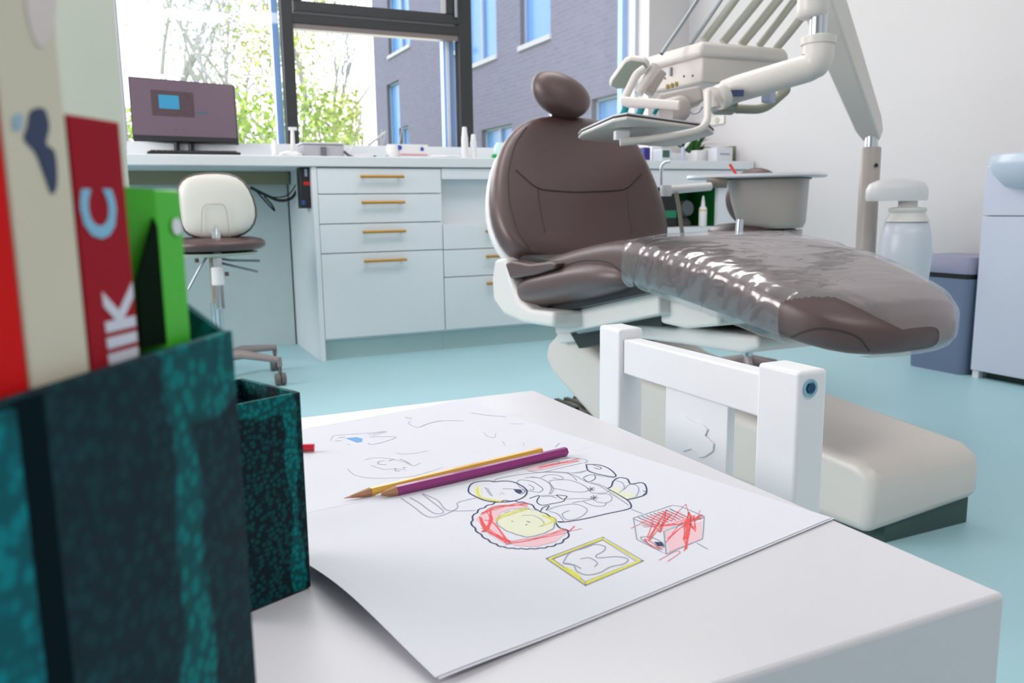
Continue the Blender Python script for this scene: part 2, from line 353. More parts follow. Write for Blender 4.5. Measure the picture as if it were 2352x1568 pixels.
# ------------------------------------------------------------------ fitted units along the window wall
YF = 3.68; ZB = .86; ZC = .905
xs0 = at(748, 800, Y=YF).x; xd = at(1018, 560, Y=YF).x; XE = XR - .01
o = MB().box((-.75, YF - .01, ZB), (XE, YB - .02, ZC)).build('worktop', topm, bevel=.004)
tag(o, 'long white worktop running under the window across all cabinets', 'worktop')
back = MB().box((-.75, YB - .06, 0), (xs0 - .03, YB - .035, ZB)).build('back_panel', mat('grey green panel', (188, 203, 204), .5), None)
tag(back, 'pale panel closing the back of the desk knee space', 'panel')
tag(MB().box((.045, YB - .13, ZB - .06), (xs0 - .03, YB - .07, ZB - .001)).build('cable_tray', mat('olive tray', (140, 138, 110), .6)), 'olive grey cable tray fixed under the worktop above the stool', 'cable tray')
def zy(py, px=880): return at(px, py, Y=YF).z
def drawer(parent, x0, x1, z0, z1, hc=None):
    d = MB().box((x0 + .002, YF, z0 + .002), (x1 - .002, YF + .019, z1 - .002)).build('drawer', cabm, parent, bevel=.0015)
    hx = (x0 + x1) / 2 if hc is None else hc; hz = z1 - .038
    h = MB().tube([(hx - .1, YF - .022, hz), (hx + .1, YF - .022, hz)], .0065, 10); h.box((hx - .085, YF - .02, hz - .004), (hx - .077, YF, hz + .004)); h.box((hx + .077, YF - .02, hz - .004), (hx + .085, YF, hz + .004))
    h.build('handle', handm, d)
c1 = thing('drawer_cabinet', ((xs0 + xd) / 2, YF + .3, 0), 'white cabinet with four full-width drawers and brass bar handles', 'cabinet')
b = MB().box((xs0 - .022, YF, 0), (xs0, YB - .04, ZB - .001)); b.box((xs0, YF + .022, .09), (xd - .001, YB - .04, ZB - .002)); b.build('body', cabm, c1, bevel=.001)
MB().box((xs0, YF + .04, 0), (xd - .001, YF + .06, .089)).build('plinth', plinm, c1)
zs_ = [ZB - .004, zy(461), zy(542), zy(622), .09]
zs_ = [ZB - .004, .742, .612, .482, .098]
for a, b_ in zip(zs_[1:], zs_): drawer(c1, xs0, xd, a, b_)
xc2 = xd + .62
c2 = thing('drawer_cabinet', ((xd + xc2) / 2, YF + .3, 0), 'white cabinet with open recess above three drawers, partly behind the dental chair', 'cabinet')
zr0, zr1 = .605, .805
b = MB().box((xd, YF + .022, .09), (xc2 - .001, YB - .04, zr0)); b.box((xd, YF + .022, zr1), (xc2 - .001, YB - .04, ZB - .002)); b.box((xd, YF + .06, zr0), (xc2 - .001, YB - .04, zr1)); b.build('body', cabm, c2)
MB().box((xd + .002, YF, zr1 + .002), (xc2 - .003, YF + .019, ZB - .004)).build('top_panel', cabm, c2, bevel=.0015)
MB().box((xd, YF + .04, 0), (xc2 - .001, YF + .06, .089)).build('plinth', plinm, c2)
for a, b_ in ((.48, .60), (.35, .48), (.098, .35)): drawer(c2, xd, xc2, a, b_)
c3 = thing('niche_cabinet', ((xc2 + XE) / 2, YF + .3, 0), 'white cabinet with open dark green niche at the right end of the counter', 'cabinet')
nz0, nz1 = at(1560, 522, Y=YF).z, at(1560, 430, Y=YF).z
b = MB().box((xc2, YF + .022, .09), (XE, YB - .04, nz0)); b.box((xc2, YF + .022, nz1), (XE, YB - .04, ZB - .002)); b.box((xc2, YF + .3, nz0), (XE, YB - .04, nz1)); xn1 = at(1655, 480, Y=YF).x
b.box((xn1, YF + .022, nz0), (XE, YF + .3, nz1)); b.box((xc2, YF + .022, nz0), (xc2 + .02, YF + .3, nz1)); b.build('body', cabm, c3)
MB().box((xc2 + .02, YF + .29, nz0 + .001), (xn1 - .004, YF + .298, nz1 - .001)).box((xn1 - .004, YF + .05, nz0 + .001), (xn1 - .0005, YF + .298, nz1 - .001)).build('niche_lining', mat('dark green lining', (8, 100, 40), .5), c3)
MB().box((xc2 + .002, YF, nz1 + .002), (XE - .002, YF + .019, ZB - .004)).build('drawer', cabm, c3, bevel=.0015)
MB().box((xc2 + .002, YF, .098), (XE - .002, YF + .019, nz0 - .004)).build('drawer', cabm, c3, bevel=.0015)
MB().box((xc2, YF + .04, 0), (XE, YF + .06, .089)).build('plinth', plinm, c3)
# things in the niche
def bottle(name, c, r, h, m, label, neck=.4, capm=None, cat='bottle', band=None, tip=False):
    t = thing(name, c, label, cat); hh = h * .62 if tip else h * .75
    MB().lathe([(r * .9, 0), (r, .004), (r, hh * .9), (r * .85, hh), (r * neck, hh * 1.08)], c, 16).build('bottle_body', m, t)
    c2_ = Vector(c) + Vector((0, 0, hh * 1.08))
    MB().lathe([(r * neck * 1.1, 0), (r * neck * .9, (h - hh) * .35), (r * (.22 if tip else neck), h - hh * 1.08)], c2_, 14).build('nozzle', capm or m, t)
    if band: MB().lathe([(r * 1.03, hh * .82), (r * 1.03, hh * .88)], c, 16).build('label_band', band, t)
    return t
p = at(1615, 521, Y=YF + .04)
bottle('spray_bottle', (p.x, YF + .045, nz0 + .001), .022, .165, whitep, 'white nozzle bottle with orange band standing in the dark green niche', .5, whitep, band=mat('orange band', (225, 170, 50), .5), tip=True)
t = thing('dispenser', (at(1543, 500, Y=YF + .12).x, YF + .15, nz0 + .001), 'black tabletop device with teal front in the green niche', 'device')
x_ = at(1545, 480, Y=YF + .1).x
MB().box((x_ - .08, YF + .1, nz0 + .001), (x_ + .03, YF + .24, nz1 - .02)).build('housing', black, t, bevel=.006)
MB().box((x_ - .06, YF + .092, nz0 + .05), (x_ + .02, YF + .1, nz0 + .09)).build('front_panel', mat('teal plastic', (20, 135, 100), .4), t)
x_ = at(1580, 480, Y=YF + .14).x
t = thing('roll_holder', (x_, YF + .18, nz0 + .001), 'grey round roll holder next to the nozzle bottle in the niche', 'roll holder')
MB().lathe([(.045, 0), (.05, .02), (.03, .045), (.018, .05)], (x_, YF + .19, nz0 + .001), 18).build('base', rubber, t)
MB().lathe([(.04, -.03), (.045, -.02), (.045, .02), (.04, .03)], (x_, YF + .17, nz0 + .097), 20, R=Matrix.Rotation(math.radians(80), 3, 'X')).build('roll', mat('grey mottled roll', (120, 125, 130), .6), t)

# ------------------------------------------------------------------ things on the worktop
def P_(px, Y, z=ZC + .001): v = at(px, 350, Y=Y); return Vector((v.x, Y, z))
# monitor
t = thing('monitor', (at(430, 340, Y=3.95).x, 3.95, ZC), 'black-framed computer monitor with purple desktop image on the worktop', 'monitor')
c = [at(293, 174, D=3.60), at(538, 195, D=3.70), at(548, 329, D=3.68), at(305, 322, D=3.58)]
n = (c[1] - c[0]).cross(c[3] - c[0]).normalized()
if n.y < 0: n = -n
ctr = sum(c, Vector()) / 4
def mp(u, v, off=0):   # u 0..1 left-right, v 0..1 top-bottom
    return (c[0] * (1 - u) + c[1] * u) * (1 - v) + (c[3] * (1 - u) + c[2] * u) * v - n * off
def quad(u0, v0, u1, v1, off, th=.001):
    q = [mp(u0, v0, off), mp(u1, v0, off), mp(u1, v1, off), mp(u0, v1, off)]; return MB().prism(q, n * th)
quad(0, 0, 1, 1, 0, .03).build('housing', black, t, bevel=.004)
scrm = mat('monitor desktop', (96, 78, 92), .35, var=.08, scale=6, emit=(112, 90, 106), estr=.1)
scr = quad(.012, .02, .988, .915, .0012).build('screen', scrm, t)
quad(.2, .19, .6, .6, .0016, .0006).build('picture_window', mat('dark picture', (72, 52, 60), .4, var=.35, scale=60), scr)
quad(.27, .26, .46, .48, .002, .0006).build('picture_detail', mat('blue picture', (40, 125, 160), .4, emit=(30, 110, 150), estr=.3), scr)
quad(.61, .5, .74, .53, .0016, .0006).build('status_bar', mat('teal bar', (60, 90, 105), .4), scr)
cb = (mp(.5, 1) + mp(.45, 1)) / 2
MB().tube([cb + n * .03 + Vector((-.03, 0, .06)), (cb.x - .03, cb.y + .03, ZC + .015)], .012).build('stand_leg', black, t)
MB().tube([cb + n * .03 + Vector((.03, 0, .06)), (cb.x + .03, cb.y + .03, ZC + .015)], .012).build('stand_leg', black, t)
MB().box((cb.x - .12, cb.y - .05, ZC), (cb.x + .12, cb.y + .11, ZC + .014)).build('stand_base', black, t, bevel=.004)
p0 = P_(338, 3.78); p1 = P_(550, 3.78)
t = thing('keyboard', ((p0.x + p1.x) / 2, 3.8, ZC), 'black keyboard lying in front of the monitor', 'keyboard')
MB().box((p0.x, 3.74, ZC + .001), (p1.x, 3.88, ZC + .016)).build('case', black, t, bevel=.003)
kb = MB()
for r in range(5):
    for k in range(15): x = p0.x + .012 + k * (p1.x - p0.x - .024) / 15; kb.box((x, 3.75 + r * .025, ZC + .016), (x + (p1.x - p0.x) / 15 - .004, 3.77 + r * .025, ZC + .021))
kb.build('keys', mat('dark keys', (40, 40, 44), .5), t)
bottle('dropper_bottle', P_(632, 3.8), .016, .075, whitep, 'small white bottle standing right of the monitor', .7)
p = P_(668, 3.85)
t = thing('desk_phone_base', p, 'white cordless handset base with tall antenna beside the grey box', 'charger')
MB().lathe([(.045, 0), (.05, .01), (.045, .02), (.015, .03)], p, 18, sc=(1.1, .8)).build('base', whitep, t)
MB().lathe([(.048, 0), (.048, .004)], p - Vector((0, 0, .0)), 18, sc=(1.15, .85)).build('foot_ring', black, t)
MB().tube([p + Vector((.01, 0, .02)), p + Vector((.012, 0, .13))], [.012, .007]).build('antenna', whitep, t)
MB().box((p.x - .004, p.y - .006, p.z + .12), (p.x + .032, p.y + .006, p.z + .134)).build('antenna_tip', whitep, t, bevel=.002)
p0 = P_(692, 3.88); p1 = P_(786, 3.88)
t = thing('storage_box', ((p0.x + p1.x) / 2, 3.9, ZC), 'grey plastic box with dark latch on the worktop in front of the middle window', 'box')
MB().box((p0.x, 3.84, ZC + .001), (p1.x, 3.97, ZC + .062)).build('body', mat('grey plastic box', (178, 178, 186), .4), t, bevel=.006)
MB().box((p0.x - .004, 3.835, ZC + .062), (p1.x + .004, 3.975, ZC + .07)).build('lid', mat('pale grey lid', (205, 205, 208), .4), t, bevel=.003)
xm = (p0.x + p1.x) / 2
MB().box((xm - .014, 3.832, ZC + .008), (xm + .01, 3.841, ZC + .05)).build('latch', mat('dark latch', (105, 108, 112), .4), t)
p = P_(800, 3.82)
t = thing('mirror_stand', p, 'small dark clip with thin stalk beside the grey box', 'clip')
MB().tube([p + Vector((-.02, 0, .03)), p + Vector((0, 0, .012)), p + Vector((.02, 0, .006))], .006).build('clip', mat('dark clip', (70, 74, 80), .4), t)
MB().tube([p + Vector((0, .01, .012)), p + Vector((.035, .02, .075))], .002).build('stalk', whitep, t)
MB().box((p.x - .03, p.y - .02, ZC + .0005), (p.x + .035, p.y + .03, ZC + .007)).build('foot', whitep, t)
for i, (px, w_, h_, col, lb) in enumerate(((835, .11, .018, (222, 214, 222), 'low pink white packet lying between grey box and carton'), (868, .07, .02, (205, 216, 222), 'low pale blue packet left of the white carton'))):
    p = P_(px, 3.85); tag(MB().box((p.x - w_ / 2, 3.82, ZC + .001), (p.x + w_ / 2, 3.9, ZC + h_)).build('packet', mat('packet %d' % i if False else 'packet paper ' + 'ab'[i], col, .5), None, bevel=.004), lb, 'packet')
p0 = P_(893, 3.84); p1 = P_(980, 3.84)
t = thing('carton', ((p0.x + p1.x) / 2, 3.87, ZC), 'white carton with blue spots and a pink stripe on the worktop', 'box')
MB().box((p0.x + .045, 3.82, ZC + .001), (p1.x, 3.93, ZC + .068)).build('carton_body', whitep, t, bevel=.002)
MB().lathe([(.028, 0), (.03, .006), (.03, .05), (.026, .066)], (p0.x + .02, 3.84, ZC + .001), 18).build('roll', whitep, t)
bl = mat('blue print', (40, 80, 170), .5)
MB().lathe([(.011, 0), (.011, .001)], (p0.x + .047, 3.818, ZC + .052), 14, R=Matrix.Rotation(math.radians(90), 3, 'X')).build('blue_spot', bl, t)
MB().lathe([(.009, 0), (.009, .001)], (p1.x - .03, 3.818, ZC + .047), 14, R=Matrix.Rotation(math.radians(90), 3, 'X')).build('blue_spot', bl, t)
MB().box((p0.x + .05, 3.8175, ZC + .018), (p1.x - .004, 3.819, ZC + .024)).build('pink_stripe', mat('pink print', (225, 150, 165), .5), t)
p = P_(1022, 3.8)
tag(MB().lathe([(.05, 0), (.06, .01), (.055, .016), (.0, .018)], p, 20, sc=(1.2, .7)).build('dish', whitep), 'flat white dish on the worktop right of the carton', 'dish')
for px, Y, r, hh, lb in ((1068, 3.76, .017, .148, 'taller white tube standing before the second dark window post'), (1088, 3.76, .016, .115, 'shorter white tube standing right of the taller one')):
    p = P_(px, Y); t = thing('cup_dispenser', p, lb, 'tube')
    MB().lathe([(r, 0), (r * 1.05, .004), (r * .9, hh * .7)], p, 16).build('tube_body', whitep, t)
    MB().lathe([(r * .8, hh * .7), (r * .62, hh * .97), (r * .5, hh)], p, 16).build('tube_cap', whitep, t)
p = P_(1150, 3.78)
t = thing('jar', p, 'pale turquoise jar with green button beside the chair backrest', 'jar')
MB().lathe([(.03, 0), (.034, .01), (.032, .06), (.02, .08)], p, 18).build('jar_body', mat('pale turquoise plastic', (200, 228, 230), .35), t)
MB().lathe([(.012, 0), (.012, .02), (.006, .024)], p + Vector((-.045, -.02, 0)), 12).build('green_button', mat('green plastic', (20, 160, 80), .4), t)
# right group
def boxy(name, pa, pb, Y, py_top, m, label, cat, dy=.08, base=None, parts=()):
    a = at(pa, 360, Y=Y).x; b_ = at(pb, 360, Y=Y).x; zt = at((pa + pb) / 2, py_top, Y=Y).z
    t = thing(name, ((a + b_) / 2, Y + dy / 2, ZC), label, cat)
    MB().box((a, Y, ZC + .001), (b_, Y + dy, zt)).build('body', m, t, bevel=.004)
    for nm, u0, v0, u1, v1, mm in parts:
        MB().box((a + (b_ - a) * u0, Y - .0015, ZC + (zt - ZC) * v0), (a + (b_ - a) * u1, Y + .001, ZC + (zt - ZC) * v1)).build(nm, mm, t)
    return t
YR = 3.80
boxy('blue_pack', 1480, 1494, 3.74, 338, mat('navy print carton', (45, 42, 125), .5), 'small dark blue pack standing right of the chair backrest', 'pack')
boxy('carton', 1497, 1520, 3.84, 336, whitep, 'plain white carton between the blue pack and the green-labelled box', 'box')
boxy('carton', 1520, 1542, 3.74, 342, mat('pale blue carton', (206, 214, 222), .5), 'pale carton with a square green label', 'box', parts=(('green_label', .08, .3, .8, .9, mat('green label', (62, 100, 88), .5)),))
boxy('carton', 1600, 1644, 3.9, 345, whitep, 'long white carton lying behind the small standing cartons', 'box', dy=.1)
boxy('carton', 1544, 1580, 3.80, 352, mat('soft white carton', (222, 224, 228), .5), 'low white carton between green label and grey tube', 'box')
boxy('glove_box', 1646, 1683, 3.8, 338, mat('white printed carton', (214, 216, 224), .5), 'white carton with a grey printed mark near the wall', 'box', parts=(('printed_mark', .2, .5, .8, .6, mat('grey print', (150, 152, 165), .5)),))
boxy('dispenser', 1688, 1702, 3.84, 335, mat('olive plastic', (118, 118, 88), .5), 'olive dispenser standing against the right wall', 'dispenser', dy=.12)
p = P_(1568, 3.76)
t = thing('toothbrush_holder', p, 'slim pale blue tube with a tilted white head beside the dark plant', 'tube')
MB().tube([p, p + Vector((.003, 0, .075))], .009).build('tube_body', mat('pale blue plastic', (190, 196, 222), .4), t)
MB().tube([p + Vector((.01, 0, .07)), p + Vector((.045, 0, .105))], .007).build('tilted_head', whitep, t)
p = P_(1590, 3.97)
t = thing('potted_plant', p, 'dark green leafy plant behind the cartons under the instrument tray', 'plant')
MB().lathe([(.03, 0), (.042, .05), (.038, .05)], p, 16).build('pot', whitep, t)
lf = MB()
for i in range(26):
    a = i * 2.4; r = .09 + .04 * (i % 3); tip = p + Vector((math.cos(a) * r * 1.3, math.sin(a) * r * .6, .09 + .05 * (i % 4) * .5)); b0 = p + Vector((0, 0, .045)); sd = Vector((-math.sin(a), math.cos(a), 0)) * .016; mid = (b0 + tip) / 2 + Vector((0, 0, .03))
    lf.add([b0, mid + sd, tip, mid - sd], [(0, 1, 2, 3)])
lf.build('foliage', mat('deep green leaves', (26, 92, 18), .5), t)
# wall socket on right wall
a = at(1612, 292, X=XR); b = at(1666, 264, X=XR)
t = thing('wall_socket', (XR - .005, (a.y + b.y) / 2, a.z), 'white double wall socket on the right wall under the console', 'socket')
MB().box((XR - .01, min(a.y, b.y), a.z), (XR - .0005, max(a.y, b.y), b.z)).build('plate', mat('cream socket plate', (226, 222, 214), .4), t, bevel=.003)
for k in (.3, .72):
    y = a.y + (b.y - a.y) * k; MB().lathe([(.018, 0), (.019, .003)], (XR - .0135, y, (a.z + b.z) / 2), 16, R=Matrix.Rotation(math.radians(90), 3, 'Y'), sc=(1, 1)).build('socket_well', mat('socket well', (196, 190, 172), .5), t)

# ------------------------------------------------------------------ pc tower & cables under the desk
a = at(688, 381, Y=YF + .04); b = at(718, 478, Y=YF + .04)
t = thing('computer_tower', ((a.x + b.x) / 2, YF + .08, b.z), 'black computer unit with red stripe hung under the worktop beside the drawers', 'computer')
MB().box((a.x, YF + .04, b.z), (xs0 - .0235, YF + .12, ZB - .001)).build('case', black, t, bevel=.003)
def deco(x0, y0, x1, y1, nm, m):
    p, q_ = at(x0, y0, Y=YF + .039), at(x1, y1, Y=YF + .039); MB().box((p.x, YF + .0385, q_.z), (min(q_.x, xs0 - .024), YF + .0405, p.z)).build(nm, m, t)
deco(697, 417, 718, 425, 'red_stripe', mat('red stripe', (205, 20, 28), .4)); deco(699, 388, 706, 405, 'pale_badge', mat('grey badge', (160, 170, 190), .4)); deco(693, 460, 701, 470, 'blue_button', mat('blue badge', (30, 80, 150), .4))
for pts, r, lb in ((((575, 430), (600, 443), (640, 462), (670, 458), (686, 430)), .007, 'thick black cable sagging from the black computer behind the stool'),
                   (((585, 437), (625, 455), (665, 450), (684, 415)), .003, 'thin black cable looping above the thick one'),
                   (((590, 440), (612, 465), (633, 487), (625, 470), (606, 450)), .004, 'short black cable loop hanging below the others')):
    P = [at(x, y, Y=YF + .38) for x, y in pts]; tag(MB().tube(arc_path(P, .06), r, 8).build('cable', cablem), lb, 'cable')

# ------------------------------------------------------------------ dentist stool by the desk
def stool(name, base, scale, label, group=None):
    pass
D = 3.28
sb = at(500, 740, D=D); base = Vector((sb.x, sb.y, 0))
t = thing('swivel_stool', base, 'swivel stool with cream back shell and brown seat at the desk', 'stool')
N = (Vector((0, 0, 0)) - Vector((base.x, base.y, 0))).normalized()
oc = [(402, 440), (415, 412), (440, 399), (500, 395), (548, 402), (575, 432), (592, 480), (588, 515), (565, 540), (520, 550), (470, 550), (430, 542), (415, 520), (408, 480)]
Pb = Vector((base.x, base.y - .02, .6))
ol = [onp(x, y, Pb, N) for x, y in oc]; cc = sum(ol, Vector()) / len(ol)
def dome(ol, cc, N, spec): return [[cc + (p - cc) * s + N * d for p in ol] for s, d in spec]
MB().loft(dome(ol, cc, N, ((.9, -.065), (1.0, -.05), (1.03, -.02), (.99, 0), (.98, -.01)))).build('backrest', brown, t, sub=1)
MB().loft(dome(ol, cc, N, ((.97, -.005), (.97, .01), (.92, .025), (.75, .034), (.4, .037), (.1, .038)))).build('back_shell', mat('cream plastic shell', (225, 220, 212), .35, var=.01), t, sub=1)
g = [onp(x, y, Pb + N * .045, N) for x, y in ((462, 545), (464, 480), (472, 469), (512, 468), (520, 480), (528, 545))]
MB().tube(arc_path(g, .02), .0012, 5).build('shell_groove', mat('groove', (165, 160, 155), .6), t)
s0 = at(500, 562, D=D - .02)
MB().lathe([(.05, -.028), (.17, -.026), (.2, -.01), (.2, .012), (.17, .03), (.03, .032)], (base.x + .01, base.y + .06, s0.z), 28, sc=(1.02, 1)).build('seat', brown, t, sub=1)
MB().lathe([(.03, -.05), (.16, -.04), (.17, -.03)], (base.x + .01, base.y + .06, s0.z), 28).build('seat_pan', mat('olive cream pan', (190, 192, 176), .5), t)
bar_ = [at(x, y, D=D - .1) for x, y in ((496, 508), (497, 560), (502, 640), (507, 710))]
MB().tube(bar_, .017, 4, sq=(1, .5)).build('back_bar', chrome, t, bevel=.002)
q = at(500, 634, D=D - .1); MB().tube([q + Vector((0, 0, .035)), q - Vector((0, 0, .035))], [.022, .024], 14).build('bar_clamp', whitep, t, bevel=.004)
MB().tube([(base.x, base.y, .30), (base.x, base.y, s0.z - .05)], .016).build('column', mat('taupe column', (150, 138, 128), .4), t)
MB().tube([(base.x, base.y, .10), (base.x, base.y, .32)], .024).build('gas_lift', chrome, t)
for pts in (((508, 594), (530, 598), (597, 599)), ((508, 604), (540, 612), (592, 624)), ((475, 590), (460, 612), (432, 665))):
    MB().tube([at(x, y, D=D) for x, y in pts], .005, 8).build('lever', steel, t)
for pt in ((452, 598), (521, 629)): MB().lathe([(.008, -.008), (.008, .008)], at(*pt, D=D), 10).build('lever_knob', mat('brown knob', (120, 100, 80), .5), t)
MB().lathe([(.028, .06), (.045, .075), (.04, .1), (.026, .13)], base, 18).build('hub', beiged, t)
armm = mat('taupe leg', (150, 138, 138), .4)
ends = [at(637, 800, D=3.22), at(573, 782, D=3.42)]
a0 = math.atan2(ends[0].y - base.y, ends[0].x - base.x)
for k in range(5):
    a = a0 + k * 2 * math.pi / 5; r = .27; e = base + Vector((math.cos(a) * r, math.sin(a) * r, .075))
    lg = MB().tube([base + Vector((0, 0, .10)), base + Vector((math.cos(a) * r * .4, math.sin(a) * r * .4, .115)), e + Vector((0, 0, .025)), e], [.026, .022, .016, .012], 10, sq=(.8, 1)).build('base_leg', armm, t)
    cs = MB().lathe([(.022, -.02), (.024, -.016), (.024, -.004), (.016, 0), (.024, .004), (.024, .016), (.022, .02)], (e.x, e.y, .0245), 16, R=Matrix.Rotation(math.radians(90), 3, 'Y')); cs.tube([e, e - Vector((0, 0, .035))], .007, 8)
    cs.build('caster', rubber, t)

# ------------------------------------------------------------------ dental chair
ch = thing('dental_chair', (1.35, 1.7, 0), 'brown dental patient chair with film-covered leg rest on a white base', 'dental chair')
CX = 1.27
SEC = [(2.24, .17, .46, .41, 1.28), (2.20, .23, .50, .40, 1.28), (2.08, .25, .535, .405, 1.28), (1.9, .255, .572, .43, 1.28), (1.72, .255, .60, .47, 1.28), (1.58, .252, .607, .495, 1.28), (1.45, .245, .596, .474, 1.275), (1.3, .235, .571, .456, 1.27), (1.18, .218, .543, .436, 1.262), (1.09, .195, .518, .418, 1.256), (1.04, .16, .498, .41, 1.252), (1.01, .11, .475, .414, 1.25), (.998, .05, .455, .425, 1.25)]
def sec_at(y):
    for a, b in zip(SEC, SEC[1:]):
        if b[0] <= y <= a[0]:
            k = (a[0] - y) / (a[0] - b[0]); return [a[i] * (1 - k) + b[i] * k for i in (1, 2, 3, 4)]
    return list(SEC[0][1:]) if y > SEC[0][0] else list(SEC[-1][1:])
def se(y, a, off=0, ex=None):
    ex = ex or .42 + .2 * max(0, min(1, (1.2 - y) / .2))
    w_, zt, zb, cx_ = sec_at(y); cz = (zt + zb) / 2; hz = (zt - zb) / 2
    c_, s_ = math.cos(a), math.sin(a)
    x = math.copysign(abs(c_) ** ex, c_) * (w_ + off); z = math.copysign(abs(s_) ** ex, s_) * (hz + off)
    return Vector((cx_ + x, y, cz + z))
NS = 36
MB().loft([[se(y, 2 * math.pi * k / NS) for k in range(NS)] for y in [s[0] for s in SEC]]).build('seat_cushion', brown, ch, sub=1)
# lower bolster under the seat
rg = []
for y, w_, zt, zb in ((2.21, .2, .45, .395), (2.17, .262, .485, .378), (2.05, .275, .508, .392), (1.9, .277, .534, .418), (1.75, .275, .56, .446), (1.63, .268, .555, .476), (1.56, .22, .53, .495)):
    rg.append([Vector((CX + math.copysign(abs(math.cos(a)) ** .5, math.cos(a)) * w_, y, (zt + zb) / 2 + math.copysign(abs(math.sin(a)) ** .7, math.sin(a)) * (zt - zb) / 2)) for a in [2 * math.pi * k / 28 for k in range(28)]])
MB().loft(rg).build('seat_bolster', brown, ch, sub=1)
# film sheet
film = glassy('clear plastic film', tint=(.93, .92, .93), base=.05, rough=.16, gcol=(.95, .92, .93), bump=.35, bscale=12)
mb = MB(); ny, na = 110, 110; vs = []; keep = []
for i in range(ny + 1):
    y = 1.60 - i / ny * (1.60 - .999)
    for j in range(na + 1):
        a = math.radians(222 - j / na * 360); p = se(y, a, .003)
        left = max(0, min(1, (math.degrees(a) - 135) / 25))
        wr = noise.noise(Vector((y * 34 + p.z * 14, p.z * 5, 3))) * .007 * left + (noise.noise(Vector((y * 16 + p.x * 5, p.x * 3, 9))) + .6 * noise.noise(Vector((p.x * 26 - y * 20, y * 4, 5))) + .45 * noise.noise(Vector((y * 70 + p.x * 18, p.x * 6, 8)))) * .0035 * (1 - left)
        nrm = Vector((math.cos(a), 0, abs(math.sin(a)) if math.sin(a) > -.2 else 0)).normalized(); fe = max(.15, min(1, (y - 1.0) / .15)); p = p + nrm * (.003 + wr) * fe
        if math.sin(a) < 0: p.z -= .012 * -math.sin(a) * fe
        vs.append(p); keep.append((y, a))
fs = []
for i in range(ny):
    for j in range(na):
        k = i * (na + 1) + j; y, a = keep[k]; left = a > math.radians(118)
        if math.degrees(a) < -42 and y > 1.06: continue
        if left and y < 1.125 - .06 * max(0, (math.radians(165) - a)): continue
        if math.degrees(a) < -100 and y < 1.125: continue
        fs.append((k, k + 1, k + na + 2, k + na + 1))
mb.add(vs, fs); mb.build('plastic_film', film, ch)
# backrest
B0 = Vector((1.2, 2.12, .50)); up = Vector((0, .30, .46)).normalized(); xa = Vector((1, 0, 0)); BN = xa.cross(up).normalized()
if BN.y > 0: BN = -BN
def bp(px, py, off=0): return onp(px, py, B0 + BN * off, BN)
oc = [(1205, 592), (1170, 565), (1145, 525), (1132, 475), (1130, 420), (1140, 360), (1160, 315), (1190, 285), (1230, 266), (1290, 264), (1350, 270), (1405, 284), (1448, 308), (1472, 340), (1497, 395), (1520, 450), (1534, 500), (1538, 545), (1525, 580), (1480, 602), (1400, 612), (1300, 606)]
ol = [bp(x, y) for x, y in oc]; cc = bp(1320, 440)
MB().loft(dome(ol, cc, BN, ((.2, -.085), (.7, -.085), (.93, -.078), (.985, -.05), (1.0, -.02), (.99, .004), (.95, .016), (.88, .02), (.7, .014), (.4, .006), (.15, .004)))).build('backrest', brown, ch, sub=1)
MB().loft(dome(ol, cc, BN, ((.5, -.12), (.88, -.11), (.975, -.095), (.995, -.07), (.985, -.055), (.9, -.06)))).build('back_shell', whitep, ch, sub=1)
bpy.context.view_layer.update(); _bo = [o for o in bpy.data.objects if o.name.startswith('backrest') and o.parent == ch][0]
from mathutils.bvhtree import BVHTree
_dg = bpy.context.evaluated_depsgraph_get(); _bv = BVHTree.FromObject(_bo, _dg)
def seam(pts, off, r=.0026):
    out = []
    for q in arc_path([bp(x, y, off) for x, y in pts], .03):
        q = q - ORG[ch]; h_ = _bv.ray_cast(q + BN * .1, -BN)
        out.append((h_[0] if h_[0] else q) + ORG[ch] + BN * .0003)
    fine = []
    for a_, b_ in zip(out, out[1:]):
        for k in range(4):
            q = a_.lerp(b_, k / 4) - ORG[ch]; h_ = _bv.ray_cast(q + BN * .1, -BN); fine.append((h_[0] if h_[0] else q) + ORG[ch])
    MB().tube(fine, r, 5).build('seam', brownd, ch)
seam([(1232, 590), (1190, 540), (1170, 470), (1166, 400), (1182, 330), (1215, 285)], .0165)
seam([(1184, 392), (1235, 432), (1320, 437), (1438, 434), (1478, 392)], .0125)
seam([(1236, 433), (1240, 480), (1252, 545)], .0105)
seam([(1437, 434), (1442, 490), (1450, 545)], .0125)
def px_seam(pname, pts, r=.002):
    bo = [o for o in bpy.data.objects if o.name.startswith(pname) and o.parent == ch][0]; bpy.context.view_layer.update()
    bv = BVHTree.FromObject(bo, bpy.context.evaluated_depsgraph_get()); out = []
    for x, y in smooth_px(pts):
        v = ray(x, y).normalized(); h_ = bv.ray_cast(O0 - ORG[ch], v)
        if h_[0]: out.append(h_[0] + ORG[ch])
    if len(out) > 2: MB().tube(out, r, 5).build('seam', brownd, ch)
def smooth_px(P, n=8):
    out = []
    for i in range(len(P) - 1):
        p0, p1, p2, p3 = P[max(i - 1, 0)], P[i], P[i + 1], P[min(i + 2, len(P) - 1)]
        for k in range(n):
            t = k / n; out.append(tuple(.5 * (2 * p1[a] + (p2[a] - p0[a]) * t + (2 * p0[a] - 5 * p1[a] + 4 * p2[a] - p3[a]) * t * t + (3 * p1[a] - p0[a] - 3 * p2[a] + p3[a]) * t ** 3) for a in (0, 1)))
    out.append(P[-1]); return out
px_seam('seat_cushion', [(1818, 774), (1850, 760), (1890, 754), (1940, 762), (1975, 778), (1996, 806)])
px_seam('seat_cushion', [(1290, 612), (1340, 598), (1390, 600), (1420, 616), (1440, 636)])
